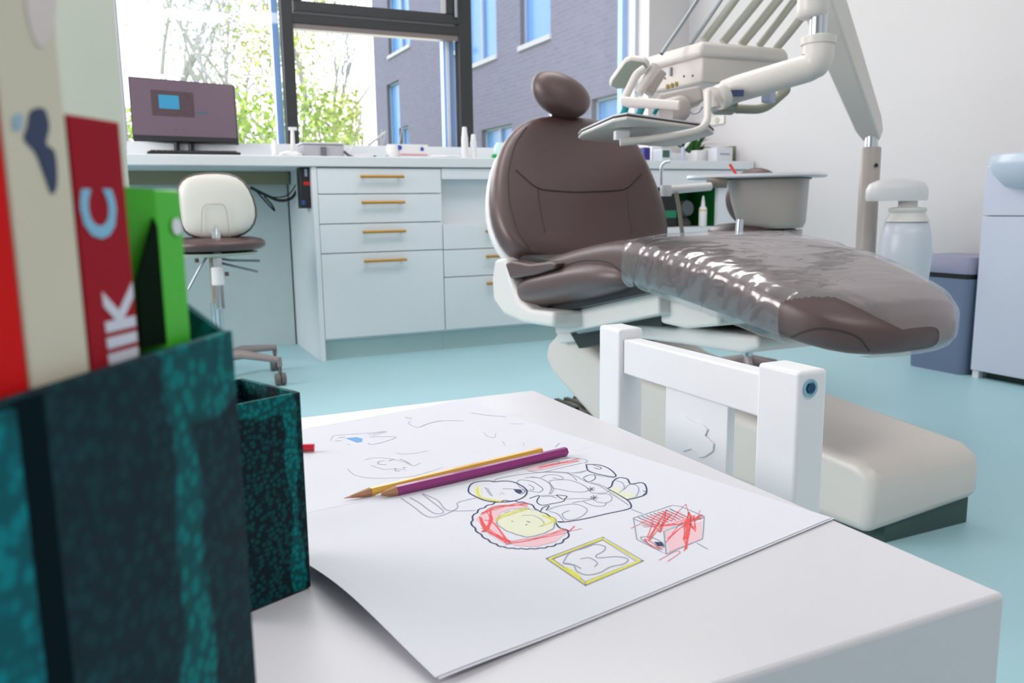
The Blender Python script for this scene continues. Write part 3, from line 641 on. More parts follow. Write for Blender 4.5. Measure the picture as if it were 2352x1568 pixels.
# headrest
hc = at(1288, 220, Y=2.40); R = Matrix.Rotation(math.radians(-14), 3, 'X') @ Matrix.Rotation(math.radians(22), 3, 'Y')
rg = []
for k in range(13):
    t_ = -math.pi / 2 + math.pi * k / 12; rr = max(.02, math.cos(t_) ** .8 if abs(t_) < 1.57 else .02); zz = math.sin(t_) * .066
    rg.append([hc + R @ Vector((math.cos(a) * .105 * rr * (1 + .12 * math.sin(t_)), math.sin(a) * .055 * rr, zz)) for a in [2 * math.pi * i / 24 for i in range(24)]])
MB().loft(rg).build('headrest', brown, ch, sub=1)
MB().box((hc.x - .03, hc.y + .01, hc.z - .13), (hc.x + .03, hc.y + .03, hc.z - .02)).build('headrest_bar', chrome, ch, bevel=.004)
# arm pad and white side bracket
ap = [at(x, y, X=1.0) for x, y in ((1158, 604), (1175, 598), (1215, 606), (1262, 600), (1276, 604), (1270, 618), (1225, 632), (1170, 640))]
MB().prism(ap, (.07, 0, 0)).build('arm_pad', brown, ch, bevel=.008, seg=3)
br = [at(x, y, X=1.0) for x, y in ((1160, 590), (1135, 596), (1129, 640), (1132, 690), (1155, 722), (1200, 742), (1268, 752), (1268, 716), (1215, 710), (1190, 690), (1172, 645))]
MB().prism(br, (.11, 0, 0)).build('side_bracket', cwhite, ch, bevel=.012, seg=3)
MB().prism([at(x, y, X=1.04) for x, y in ((1200, 585), (1180, 600), (1190, 700), (1240, 705), (1300, 690), (1290, 600))], (.5, 0, 0)).build('hinge_block', mat('dark hinge', (48, 46, 48), .5), ch, bevel=.004)
MB().prism([at(x, y, X=1.06) for x, y in ((1190, 708), (1262, 700), (1450, 660), (1520, 650), (1520, 665), (1268, 720))], (.48, 0, 0)).build('seat_frame', black, ch)
MB().prism([at(x, y, X=1.09) for x, y in ((1272, 722), (1500, 668), (1512, 674), (1514, 722), (1275, 768))], (.42, 0, 0)).build('lift_beam', cwhite, ch, bevel=.006)
MB().prism([at(x, y, X=1.12) for x, y in ((1516, 670), (1516, 742), (1572, 755), (1650, 748), (1650, 700), (1560, 660))], (.34, 0, 0)).build('motor_box', cwhite, ch, bevel=.008)
MB().prism([at(x, y, X=1.18) for x, y in ((1275, 765), (1460, 740), (1740, 772), (1742, 800), (1700, 812), (1560, 790), (1400, 770), (1282, 790))], (.26, 0, 0)).build('lift_arm', cwhite, ch, bevel=.01, seg=3)
MB().prism([at(x, y, X=1.14) for x, y in ((1300, 742), (1516, 705), (1520, 750), (1400, 745), (1385, 790), (1330, 800), (1310, 765))], (.34, 0, 0)).build('lift_mechanism', mat('dark mechanism', (38, 44, 42), .5), ch)
for pts in (((1305, 745), (1395, 738)), ((1330, 760), (1390, 750))): MB().tube([at(x, y, X=1.13) for x, y in pts], .009, 8).build('hydraulic_rod', steel, ch)
# base cover
prof = [(2.22, .315), (2.31, .245), (2.33, .20), (2.28, .15), (2.0, .055), (1.105, .055), (1.10, .08), (1.10, .135), (1.11, .155), (1.14, .172), (1.5, .20), (1.8, .215), (2.0, .235), (2.12, .27)]
def basex(y): return 1.20 + (2.3 - y) / 1.2 * .08
mb = MB(); n_ = len(prof)
mb.add([(basex(y), y, .028 if z == .055 else z) for y, z in prof] + [(1.60, y, z) for y, z in prof], [tuple(range(n_)), tuple(range(n_, 2 * n_))[::-1]] + [(i, n_ + i, n_ + (i + 1) % n_, (i + 1) % n_) for i in range(n_)])
mb.build('base_cover', beige, ch, bevel=.022, seg=4, ang=50)
MB().box((1.34, 1.115, 0), (1.585, 2.0, .056)).build('base_plinth', darkg, ch)
t = thing('foot_control', (1.33, 2.45, 0), 'dark ribbed foot control lying on the floor behind the table corner', 'foot pedal')
fc = at(1345, 935, Z=.02)
f = MB().lathe([(.10, .001), (.11, .01), (.10, .03), (.05, .04)], (fc.x, fc.y, 0), 28); f.build('pedal_body', mat('grey brown rubber', (120, 112, 105), .5), t)
f = MB()
for k in range(5): f.box((fc.x - .08 + k * .036, fc.y - .07, .03), (fc.x - .064 + k * .036, fc.y + .07, .044))
f.build('ribs', mat('dark ribs', (60, 62, 52), .6), t)
tag(MB().tube(arc_path([(fc.x + .1, fc.y, .008), (1.5, 2.5, .008), (1.62, 2.3, .008)], .1), .008, 8).build('cable', cablem), 'dark floor cable running from the foot control', 'cable')

# ------------------------------------------------------------------ delivery unit
du = thing('delivery_unit', (2.05, 1.86, .3), 'beige dental instrument unit with console, hoses and hanging tray above the chair', 'dental unit')
pt = at(2001, 338, D=2.5); pb = at(1990, 700, D=2.53); px_, py_ = pt.x, pt.y
MB().lathe([(.029, 0), (.029, pt.z - .40 - .004), (.027, pt.z - .40), (.02, pt.z - .40)], (px_, py_, .40), 24).build('pole', beiged, du)
MB().tube([(px_, py_, pt.z - .02), (px_, py_, pt.z + .045)], .019, 20).build('pole_shaft', chrome, du)
MB().tube(arc_path([(px_, py_, .42), (px_, py_, .36), (1.5, 2.0, .36), (1.4, 2.0, .40)], .05), .028, 14).build('mounting_arm', beiged, du)
# long spring arm
A0 = at(2003, 300, D=2.5); A1 = at(1872, -60, D=2.12)
dr = (A1 - A0).normalized(); sd = Vector((dr.y, -dr.x, 0)).normalized(); nn = dr.cross(sd).normalized()
if nn.z < 0: nn = -nn
mb = MB(); rg = []
for k, (s_, hw, hh) in enumerate(((-.05, .014, .016), (-.03, .026, .026), (.06, .032, .036), (.5, .038, .045), (1.0, .044, .052))):
    q = A0 + (A1 - A0) * s_
    rg.append([q + sd * hw * a + nn * hh * b for a, b in ((-1, -1), (1, -1), (1, .6), (.6, 1), (-.6, 1), (-1, .6))])
mb.loft(rg); mb.build('spring_arm', beige, du, bevel=.008, seg=3)
MB().lathe([(.016, -.01), (.017, .012)], (px_, py_, pt.z + .055), 12).build('joint_ring', mat('orange joint ring', (190, 85, 30), .5), du)
MB().lathe([(.006, 0), (.006, .004)], Vector((px_, py_, 0)) + Vector((-.01, -.03, pt.z - .055)), 8, R=Matrix.Rotation(math.radians(90), 3, 'X')).build('screw', black, du)
# swivel column and elbow
q0 = at(1868, -40, D=2.02); q1 = at(1866, 30, D=2.02); q2 = at(1878, 80, D=2.02)
MB().lathe([(.03, 0), (.036, .006), (.037, .02), (.036, .14)], (q1.x, q1.y, q1.z - .012), 22).build('arm_head', beige, du, ang=60)
MB().tube([(q2.x, q2.y, q2.z - .03), (q2.x, q2.y, q1.z)], .021, 20).build('swivel_shaft', chrome, du)
e0 = at(1880, 88, D=2.02); e1 = at(1878, 150, D=2.02); e2 = at(1690, 205, D=2.12); e3 = at(1668, 214, D=2.14)
MB().tube(arc_path([e0, e1, e2, e3], .09, 10), [.037] * 8 + [.034] * 16, 24).build('elbow_arm', beige, du)
MB().tube([e0 + Vector((0, 0, .004)), e0 - Vector((0, 0, .016))], .042, 24).build('elbow_collar', beige, du, bevel=.002)
lg = at(1690, 214, D=2.075)
MB().box((lg.x - .02, lg.y - .001, lg.z - .008), (lg.x + .02, lg.y + .001, lg.z + .008), rz=math.radians(-25)).build('blue_badge', mat('blue badge print', (60, 75, 120), .4), du)
# console body
Yc = 1.93; cA = at(1612, 190, Y=Yc); cx0 = cA.x; cx1 = at(1805, 140, Y=Yc).x; zb_ = cA.z; zt_ = at(1612, 120, Y=Yc).z; yL = at(1495, 212, X=cx0).y
rise = .004
MB().prism([(cx0, Yc, zb_), (cx0, yL, zb_ + .005), (cx0, yL + .02, zb_ + .03), (cx0, yL + .005, zt_ - .01), (cx0, Yc, zt_)], (cx1 - cx0 - .03, 0, 0)).build('console_body', beige, du, bevel=.006)
# console lid: thick rounded slab with overhang
zl = at(1600, 93, Y=Yc).z
lid = [(cx0 - .018, Yc - .012), (cx1, Yc - .012), (cx1 + .03, Yc + .05), (cx1 + .02, yL + .03), (cx0 + .0, yL + .05), (cx0 - .018, yL + .04)]
MB().loft([[Vector((x, y, zt_ - .012)) for x, y in lid], [Vector((x, y, zt_ + .012)) for x, y in lid], [Vector((cx0 + .15 + (x - cx0 - .15) * .93, Yc + .12 + (y - Yc - .12) * .93, zl)) for x, y in lid]]).build('console_lid', beige, du, bevel=.012, seg=4, ang=60)
pn = mat('dark buttons', (70, 60, 50), .5); gb = mat('brass ports', (150, 130, 60), .4, metal=.5)
for px, py in ((1532, 199), (1542, 196), (1552, 193)): q = at(px, py, X=cx0 - .004); MB().lathe([(.007, 0), (.007, .005)], q, 10, R=Matrix.Rotation(math.radians(90), 3, 'Y')).build('port', gb, du)
for px, py in ((1540, 165), (1527, 180), (1570, 175), (1590, 174)): q = at(px, py, X=cx0 - .002); MB().lathe([(.003, 0), (.003, .003)], q, 8, R=Matrix.Rotation(math.radians(90), 3, 'Y')).build('screw', pn, du)
q = at(1541, 163, X=cx0 - .004); MB().box((q.x - .004, q.y - .003, q.z - .014), (q.x + .003, q.y + .003, q.z + .010)).build('switch_lever', steel, du)
# display panel at left
N1 = (Vector((0, 0, H)) - at(1440, 180, D=2.3)); N1.z = 0; N1.normalize(); Pd = at(1440, 180, D=2.25); N1 = (N1 + Vector((0, 0, -.5))).normalized()
q = [onp(x, y, Pd, N1) for x, y in ((1398, 200), (1402, 185), (1436, 138), (1450, 132), (1485, 137), (1495, 150), (1450, 205), (1412, 206))]
MB().prism(q, -N1 * .03).build('display_panel', beige, du, bevel=.008, seg=3)
MB().prism([Pd + (p - Pd) * .86 + N1 * .001 for p in q], N1 * .002).build('panel_underside', mat('grey green underside', (140, 148, 136), .5), du)
MB().tube(arc_path([at(x, y, D=2.2) for x, y in ((1480, 158), (1462, 170), (1432, 232), (1445, 238), (1510, 240))], .02), .011, 12).build('panel_bracket', beige, du)
MB().tube([at(1505, 150, D=2.25), at(1466, 216, D=2.25)], .013, 12).build('instrument_holder', beige, du)
MB().tube([at(1520, 165, D=2.28), at(1488, 215, D=2.28)], .015, 12).build('instrument_holder', beiged, du)
MB().tube([at(1430, 232, D=2.18), at(1560, 242, D=2.12)], .012, 12).build('front_rail', beige, du)
# underside mechanism
und = mat('grey green underside', (140, 148, 136), .5)
MB().prism([(p.x, p.y, p.z) for p in [at(x, y, D=2.2) for x, y in ((1510, 215), (1512, 240), (1575, 248), (1620, 230), (1610, 195))]], (.06, .1, 0)).build('gearbox', beiged, du, bevel=.008)
MB().lathe([(.03, -.03), (.034, -.02), (.034, .02), (.03, .03)], at(1550, 252, D=2.2), 18, R=Matrix.Rotation(math.radians(75), 3, 'Y')).build('pivot_wheel', beiged, du)
MB().tube([at(1640, 250, D=2.1), at(1636, 205, D=2.1)], .024, 16).build('pivot', beige, du)
MB().lathe([(.03, -.012), (.032, 0), (.03, .012)], at(1655, 222, D=2.08), 18, R=Matrix.Rotation(math.radians(65), 3, 'Y')).build('pivot_disc', beige, du)
MB().prism([at(x, y, D=2.15) for x, y in ((1640, 232), (1645, 255), (1695, 256), (1697, 225))], (.05, .08, 0)).build('brake_block', und, du, bevel=.006)
MB().tube(arc_path([at(x, y, D=2.22) for x, y in ((1690, 250), (1755, 252), (1812, 203), (1780, 195))], .03), .012, 12).build('grab_handle', mat('grey olive handle', (160, 158, 140), .45), du)
q = at(1766, 218, D=2.16); MB().box((q.x - .02, q.y - .012, q.z - .02), (q.x + .018, q.y + .012, q.z + .022), rz=.4).build('handle_button', mat('pale blue plastic', (190, 196, 222), .4), du, bevel=.003)
# tray and tray arm
ZTr = .862
tp = [at(x, y, Z=ZTr) for x, y in ((1328, 322), (1335, 314), (1408, 284), (1440, 279), (1630, 303), (1640, 312), (1560, 336), (1530, 339))]
tcn = sum(tp, Vector()) / len(tp)
MB().loft([[tcn + (p - tcn) * .93 + Vector((0, 0, 0)) for p in tp], [p + Vector((0, 0, .005)) for p in tp], [p + Vector((0, 0, .012)) for p in tp], [tcn + (p - tcn) * .97 + Vector((0, 0, .014)) for p in tp]]).build('tray', beige, du, bevel=.004, seg=3)
MB().loft([[tcn + (p - tcn) * 1.0 + Vector((0, 0, .0141)) for p in tp], [tcn + (p - tcn) * 1.0 + Vector((0, 0, .0165)) for p in tp]]).build('tray_mat', mat('dark brown mat', (66, 56, 50), .6), du)
tt = at(1332, 305, Z=.895)
tp2 = [tcn + (p - tcn) * 1.0 + Vector((0, 0, .0166)) for p in tp]
MB().loft([tp2, [p + Vector((0, 0, .003)) for p in tp2]]).build('tray_insert', mat('pale insert', (214, 214, 222), .4), du)
MB().tube(arc_path([at(1626, 213, D=2.06), at(1624, 296, D=2.0), at(1540, 314, D=1.98), at(1424, 327, D=1.98)], .04, 8), .0092, 14).build('tray_arm', beige, du)
q = at(1428, 312, D=2.0); MB().box((q.x - .018, q.y - .012, q.z - .01), (q.x + .018, q.y + .012, q.z + .012), rz=math.radians(-20)).build('tray_clip', whitep, du, bevel=.002)
# hoses
hz = mat('grey olive hose', (172, 172, 162), .45)
for i, (x0, y0, x1, y1, r, mm) in enumerate(((1519, 124, 1640, -60, .0055, steel), (1586, 102, 1705, -75, .0055, steel), (1618, 92, 1742, -75, .012, hz), (1660, 98, 1800, -75, .013, hz), (1702, 103, 1846, -75, .013, hz), (1742, 107, 1880, -75, .011, hz), (1782, 112, 1875, -5, .012, hz))):
    a = at(x0, y0, Y=Yc + .06); b = at(x1, y1, D=a.length * .0 + 2.35); MB().tube([a, a * .66 + b * .34 + Vector((0, 0, -.003)), a * .33 + b * .67 + Vector((0, 0, -.003)), b], r, 12).build('instrument_hose' if r > .008 else 'whip_arm', mm, du)
# water bottle on bracket
wb = at(2062, 440, D=2.42)
bd = []
ctr_ = Vector((at(2060, 440, D=2.4).x, at(2060, 440, D=2.4).y, 0))
ax_ = (at(2130, 440, D=2.4) - at(1992, 440, D=2.4)); ax_.z = 0; axl = ax_.length; ax_.normalize(); ay_ = Vector((-ax_.y, ax_.x, 0))
zl0 = at(2060, 461, D=2.4).z; zl1 = at(2060, 435, D=2.4).z; zl2 = at(2060, 409, D=2.4).z
rg = []
for s_, z in ((.97, zl0), (1.0, zl0 + .006), (1.0, zl1), (.9, zl1 + .016), (.65, zl2 - .006), (.3, zl2)):
    rg.append([ctr_ + Vector((0, 0, z)) + ax_ * math.copysign(abs(math.cos(a)) ** .8, math.cos(a)) * axl / 2 * s_ + ay_ * math.copysign(abs(math.sin(a)) ** .8, math.sin(a)) * .045 * s_ for a in [2 * math.pi * k / 32 for k in range(32)]])
MB().loft(rg).build('bottle_bracket', whitep, du, ang=60)
bc = at(2087, 440, D=2.4); bx = Vector((bc.x, bc.y, 0))
zz = lambda py: at(2087, py, D=2.4).z
MB().lathe([(.026, zz(480)), (.026, zz(461))], bx, 20).build('bottle_neck', mat('cream plastic', (226, 224, 220), .4), du)
MB().lathe([(.05, zz(512)), (.062, zz(508)), (.055, zz(500)), (.047, zz(488)), (.052, zz(484)), (.05, zz(477)), (.03, zz(475))], bx, 26).build('bottle_cap', mat('cream plastic', (226, 224, 220), .4), du, ang=60)
MB().lathe([(.03, zz(700)), (.056, zz(690)), (.068, zz(640)), (.073, zz(580)), (.068, zz(540)), (.06, zz(512)), (.03, zz(508))], bx, 32).build('water_bottle', mat('milky bottle plastic', (212, 218, 228), .3, var=.01), du, ang=70)
# suction hoses (teal) behind the tray
tl = mat('teal tube', (0, 140, 145), .4)
for pts in (((1440, 238), (1432, 262), (1415, 276)), ((1477, 240), (1468, 262), (1462, 276)), ((1512, 244), (1502, 262))):
    MB().tube([at(x, y, D=2.28) for x, y in pts], .010 if pts[0][0] != 1512 else .006, 10).build('teal_tube', tl, du)
MB().tube(arc_path([at(x, y, D=2.15) for x, y in ((1580, 252), (1590, 262), (1606, 258), (1614, 245))], .02), .0022, 8).build('thin_wire', steel, du)

# ------------------------------------------------------------------ assistant unit with white top
DA = 2.9
au = thing('assistant_unit', (2.1, 2.27, .3), 'taupe tub-shaped assistant unit with flat white tray top beside the right wall', 'dental unit')
wd = (at(1830, 480, D=2.84) - at(1680, 480, D=2.95)); wd.z = 0; wl = wd.length; wd.normalize(); wn = Vector((-wd.y, wd.x, 0))
def aur(pl, pr, py, dpt, D_=2.9):
    c_ = at((pl + pr) / 2, py, D=D_) + wn * .05; hw = (at(pr, py, D=D_) - at(pl, py, D=D_)).length / 2
    return [Vector((c_.x, c_.y, c_.z)) + wd * math.copysign(abs(math.cos(a)) ** .5, math.cos(a)) * hw + wn * math.copysign(abs(math.sin(a)) ** .6, math.sin(a)) * dpt for a in [2 * math.pi * k / 32 for k in range(32)]]
MB().loft([aur(1700, 1832, 524, .07), aur(1690, 1838, 512, .085), aur(1676, 1842, 460, .1), aur(1667, 1846, 408, .105)]).build('unit_body', beiged, au, ang=60)
MB().loft([aur(1780, 1830, 610, .05), aur(1780, 1833, 528, .055)]).build('unit_leg', beiged, au, ang=60)
MB().loft([aur(1640, 1850, 412, .12), aur(1640, 1850, 407, .12)]).build('top_underside', mat('brown grey underside', (110, 98, 90), .6), au)
MB().loft([aur(1576, 1878, 409, .14), aur(1573, 1883, 406, .15), aur(1576, 1880, 400, .148)]).build('tray_top', mat('white tray', (216, 216, 224), .35), au, ang=60)
MB().tube([at(1632, 428, D=2.85), at(1560, 434, D=2.82), at(1525, 436, D=2.8)], .014, 14).build('support_arm', whitep, au)
MB().lathe([(.018, -.018), (.021, 0), (.018, .018)], at(1530, 438, D=2.8), 18).build('arm_joint', whitep, au)
MB().tube(arc_path([at(x, y, D=2.82) for x, y in ((1519, 432), (1519, 385), (1524, 374), (1538, 371))], .03), .0055, 10).build('water_spout', chrome, au)
MB().tube([at(1625, 420, D=2.88), at(1668, 419, D=2.88)], .018, 14).build('arm_block', mat('grey brown plastic', (140, 130, 122), .5), au)
MB().tube([at(x, y, D=2.8) for x, y in ((1553, 442), (1560, 480), (1568, 545), (1570, 580))], .007, 8).build('suction_hose', mat('olive hose', (140, 134, 118), .5), au)
MB().tube([at(1700, 505, D=2.8), at(1696, 545, D=2.8)], .014, 12).build('chrome_post', chrome, au)
MB().tube([(at(1800, 600, D=2.9).x, at(1800, 600, D=2.9).y, .44), (1.6, 2.1, .38), (1.4, 2.05, .40)], .025, 12).build('mounting_arm', beiged, au)
p = at(1683, 398, D=2.86)
tag(MB().tube([at(1692, 402, D=2.88), at(1676, 377, D=2.88)], .0048, 8).build('red_pen', mat('red plastic', (228, 60, 50), .4)), 'red stick standing tilted on the white tray top', 'pen')
# second stool behind it
s2 = at(1735, 560, D=3.05); b2 = Vector((s2.x, s2.y, 0))
t = thing('swivel_stool', b2, 'brown stool mostly hidden behind the taupe assistant unit', 'stool')
MB().lathe([(.05, -.03), (.13, -.028), (.16, -.01), (.16, .012), (.13, .03), (.03, .034)], (b2.x - .02, b2.y, at(1700, 532, D=3.05).z), 28).build('seat', brown, t, sub=1)
cb_ = at(1735, 455, D=3.15)
rg = []
for s_, d_ in ((.85, -.03), (1, -.015), (1, .015), (.85, .03)):
    rg.append([cb_ + wd * math.cos(a) * .115 * s_ + Vector((0, 0, math.sin(a) * .115 * s_)) + wn * d_ for a in [2 * math.pi * k / 28 for k in range(28)]])
MB().loft(rg).build('backrest', brown, t, sub=1)
MB().tube([(b2.x - .02, b2.y, .09), (b2.x - .02, b2.y, at(1700, 532, D=3.05).z - .03)], .02).build('column', chrome, t)
MB().tube([cb_ + wn * .03 + Vector((0, 0, -.05)), (cb_.x + .02, cb_.y + .06, .55), (b2.x - .02, b2.y, .55)], .012).build('back_bar', chrome, t)
for k in range(5):
    a = k * 2 * math.pi / 5 + .3; e = b2 + Vector((math.cos(a) * .2 - .02, math.sin(a) * .2, .06))
    MB().tube([(b2.x - .02, b2.y, .1), e], [.02, .013], 8).build('base_leg', armm, t)
    MB().lathe([(.022, -.012), (.024, 0), (.022, .012)], (e.x, e.y, .0245), 12, R=Matrix.Rotation(math.radians(90), 3, 'Y')).build('caster', rubber, t)

# ------------------------------------------------------------------ right side: bin, vanity, basin
XV = 2.94; yv = 2.10
vc = thing('vanity_cabinet', (XV + .13, 1.6, 0), 'white floor cabinet under the wash basin at the right edge', 'cabinet')
z_seam = at(2290, 496, X=XV).z
MB().box((XV + .02, 1.15, .03), (XR - .001, yv, .80)).build('body', whitep, vc)
doorm = mat('cool white door', (208, 212, 228), .35, var=.01)
MB().box((XV, 1.15, .03), (XV + .019, yv, z_seam - .002)).build('door', doorm, vc, bevel=.0015)
MB().box((XV, 1.15, z_seam + .002), (XV + .019, yv, .80)).build('drawer_front', doorm, vc, bevel=.0015)
MB().box((XV + .04, 1.2, 0), (XR - .01, yv - .04, .03)).build('shadow_gap_block', mat('dark shadow gap', (20, 50, 40), .6), vc)  # recessed block coloured dark to stand for the shadow gap
MB().box((XV + .005, yv - .03, 0), (XV + .03, yv - .005, .03)).build('foot', whitep, vc)
rg = []
yc = at(2352, 380, X=XV - .06).y - .12
for s_, z in ((.55, .70), (.85, .725), (.97, .77), (1, .80), (1.0, .835), (.97, .842), (.8, .835), (.5, .76), (.2, .75)):
    rg.append([Vector((XV + .09 - .0 + math.cos(a) * .17 * s_ if math.cos(a) < 0 else XV + .09 + math.cos(a) * .17 * s_, yc + math.sin(a) * .34 * s_, z)) for a in [2 * math.pi * k / 40 for k in range(40)]])
bs = MB().loft(rg).build('washbasin', mat('pale blue ceramic', (192, 204, 220), .2, var=.01), None, ang=60)
tag(bs, 'pale blue rounded wash basin on the white cabinet at the right edge', 'basin')
wbn = thing('waste_bin', (3.05, 2.3, 0), 'slate blue pedal bin with hinged lid beside the white vanity cabinet', 'bin')
binm = mat('slate blue plastic', (110, 124, 152), .45, var=.02); lidm = mat('grey violet lid', (140, 142, 168), .4)
x0b, x1b, y0b, y1b = XV - .02, XR - .03, 2.115, 2.40
zb1 = at(2200, 640, X=x0b + .01).z; zb2 = at(2200, 590, X=x0b + .02).z
mb = MB(); cxb, cyb = (x0b + x1b) / 2, (y0b + y1b) / 2
def rr(sx, sy, z, r=.03):
    o_ = []
    for qx, qy, a0_ in ((1, 1, 0), (-1, 1, 90), (-1, -1, 180), (1, -1, 270)):
        for k in range(5): a = math.radians(a0_ + k * 22.5); o_.append(Vector((cxb + qx * (sx - r) + math.cos(a) * r, cyb + qy * (sy - r) + math.sin(a) * r, z)))
    return o_
hx, hy = (x1b - x0b) / 2, (y1b - y0b) / 2
MB().loft([rr(hx * .88, hy * .88, .0), rr(hx, hy, zb1)]).build('bin_body', binm, wbn, ang=50)
MB().loft([rr(hx * .96, hy * .96, zb1), rr(hx * .96, hy * .96, zb1 + .02)]).build('dark_gap', black, wbn, ang=50)
MB().loft([rr(hx * 1.02, hy * 1.02, zb1 + .02), rr(hx * 1.02, hy * 1.02, zb1 + .045), rr(hx * .9, hy * .92, zb2)]).build('bin_lid', lidm, wbn, ang=50)

# ------------------------------------------------------------------ child table and chair
TZ = .46; tx1, ty0, ty1 = .437, .28, .877; tx0 = -.09
tb = thing('play_table', ((tx0 + tx1) / 2, (ty0 + ty1) / 2, 0), 'white low play table in the foreground holding paper and pencils', 'table')
MB().box((tx0, ty0, TZ - .062), (tx1, ty1, TZ)).build('tabletop', tablem, tb, bevel=.003, seg=3)
for x, y in ((tx0 + .03, ty0 + .03), (tx1 - .03, ty0 + .03), (tx0 + .03, ty1 - .03), (tx1 - .03, ty1 - .03)):
    MB().box((x - .024, y - .024, 0), (x + .024, y + .024, TZ - .062)).build('leg', tablem, tb, bevel=.003)
kc = thing('child_chair', (.45, .72, 0), 'white wooden child chair with animal cut-out, tucked at the table', 'chair')
xa0, xa1 = .538, .573; ya0, ya1 = .548, .602; yb0, yb1 = .845, .893; zt = .53
for y0, y1 in ((ya0, ya1), (yb0, yb1)): MB().box((xa0, y0, 0), (xa1, y1, zt)).build('back_post', whitel, kc, bevel=.004, seg=3)
zr = at(1765, 965, X=xa0 + .006).z
MB().box((xa0 + .006, ya1, zr), (xa1 - .006, yb0, zt - .012)).build('top_rail', whitel, kc, bevel=.002)
ys0 = at(1672, 1060, X=xa0 + .015).y; ys1 = at(1532, 900, X=xa0 + .015).y
MB().box((xa0 + .013, ys0, .265), (xa0 + .023, ys1, zr + .001)).build('back_splat', whitel, kc, bevel=.0015)
rel = [at(x, y, X=xa0 + .013) for x, y in ((1562, 962), (1575, 955), (1600, 972), (1618, 975), (1628, 985), (1622, 1000), (1642, 1018), (1640, 1035), (1622, 1048), (1606, 1050), (1608, 1042), (1590, 1030), (1570, 1036), (1560, 1010), (1566, 985))]
MB().prism(rel, (-.0022, 0, 0)).build('animal_relief', whitel, kc, bevel=.0006)
MB().box((xa0 + .006, ya1, .24), (xa1 - .006, yb0, .275)).build('lower_rail', whitel, kc, bevel=.002)
MB().box((.315, ya0 + .002, .262), (xa0 + .004, yb1 - .002, .285)).build('seat', whitel, kc, bevel=.006, seg=3)
for y0, y1 in ((ya0, ya1), (yb0, yb1)): MB().box((.32, y0, 0), (.355, y1, .261)).build('front_leg', whitel, kc, bevel=.004)
bo = at(1860, 891, Y=ya0); RX = Matrix.Rotation(math.radians(90), 3, 'X')
MB().lathe([(.0085, 0), (.0085, .0012), (.006, .0012), (.0055, .0002)], (bo.x, ya0, bo.z), 20, R=RX).build('bolt_ring', mat('pale blue zinc', (160, 195, 210), .3, metal=.4), kc)
MB().lathe([(.0048, .0), (.0048, .002)], (bo.x, ya0, bo.z), 6, R=RX).build('bolt_socket', mat('dark blue socket', (10, 70, 110), .3), kc)

# ------------------------------------------------------------------ booklet with drawing
ZP = TZ + .0014
PO = at(1000, 1566, Z=ZP); PRr = at(1910, 1188, Z=ZP); e1 = (PRr - PO); LEN = e1.length; e1.normalize(); e2 = Vector((-e1.y, e1.x, 0)); WID = .466; FOLD = .235
def lift(s_, t_):
    l = .0012 * 0
    l += .010 * math.exp(-(max(0, s_) / .055) ** 2) * math.exp(-((t_ - .10) / .085) ** 2)
    l -= .0 ; l += .0035 * math.exp(-((t_ - FOLD) / .03) ** 2) * math.exp(-((s_ - .02) / .07) ** 2)
    return l
def page(s_, t_, off=0): return PO + e1 * s_ + e2 * t_ + Vector((0, 0, lift(s_, t_) + off))
def to_st(px, py):
    z = ZP
    for _ in range(4):
        p = at(px, py, Z=z); s_, t_ = (p - PO).dot(e1), (p - PO).dot(e2); z = ZP + lift(s_, t_)
    return s_, t_
bk = thing('coloring_booklet', PO + e1 * .16 + e2 * .23, 'open white colouring booklet with line drawing and red and yellow scribbles', 'booklet')
def sheet(t0, t1, z0, ds=0):
    mb = MB(); ns, nt_ = 44, 32
    for zz in (z0, z0 - .0003):
        vs = [page(LEN * i / ns + ds, t0 + (t1 - t0) * j / nt_, zz) for i in range(ns + 1) for j in range(nt_ + 1)]
        mb.add(vs, [(i * (nt_ + 1) + j, (i + 1) * (nt_ + 1) + j, (i + 1) * (nt_ + 1) + j + 1, i * (nt_ + 1) + j + 1) for i in range(ns) for j in range(nt_)]); return mb
PN = sheet(0, FOLD - .0002, -.0001); PF = sheet(FOLD, WID, -.0001)
sheet(-.0018, FOLD - .001, -.00045, .0012).build('under_page', mat('under paper', (216, 215, 226), .75), bk)
ink = mat('dark blue ink', (48, 56, 98), .8, var=.1); grey = mat('grey print line', (150, 152, 172), .8); pale = mat('pale grey line', (196, 197, 210), .8)
red_ = mat('red pencil scribble', (238, 90, 90), .85, var=.15, scale=400); yel = mat('yellow pencil scribble', (226, 222, 92), .85, var=.15, scale=400); pink = mat('soft red pencil shade', (240, 196, 204), .85); py_ = mat('soft yellow pencil shade', (230, 229, 204), .85)
def smooth(P, n=6, closed=False):
    P = list(P); out = []; m_ = len(P)
    rng = range(m_) if closed else range(m_ - 1)
    for i in rng:
        p0, p1, p2, p3 = (P[(i - 1) % m_], P[i], P[(i + 1) % m_], P[(i + 2) % m_]) if closed else (P[max(i - 1, 0)], P[i], P[i + 1], P[min(i + 2, m_ - 1)])
        for k in range(n):
            t = k / n; out.append(tuple(.5 * (2 * p1[a] + (p2[a] - p0[a]) * t + (2 * p0[a] - 5 * p1[a] + 4 * p2[a] - p3[a]) * t * t + (3 * p1[a] - p0[a] - 3 * p2[a] + p3[a]) * t ** 3) for a in (0, 1)))
    out.append(P[0] if closed else P[-1]); return out
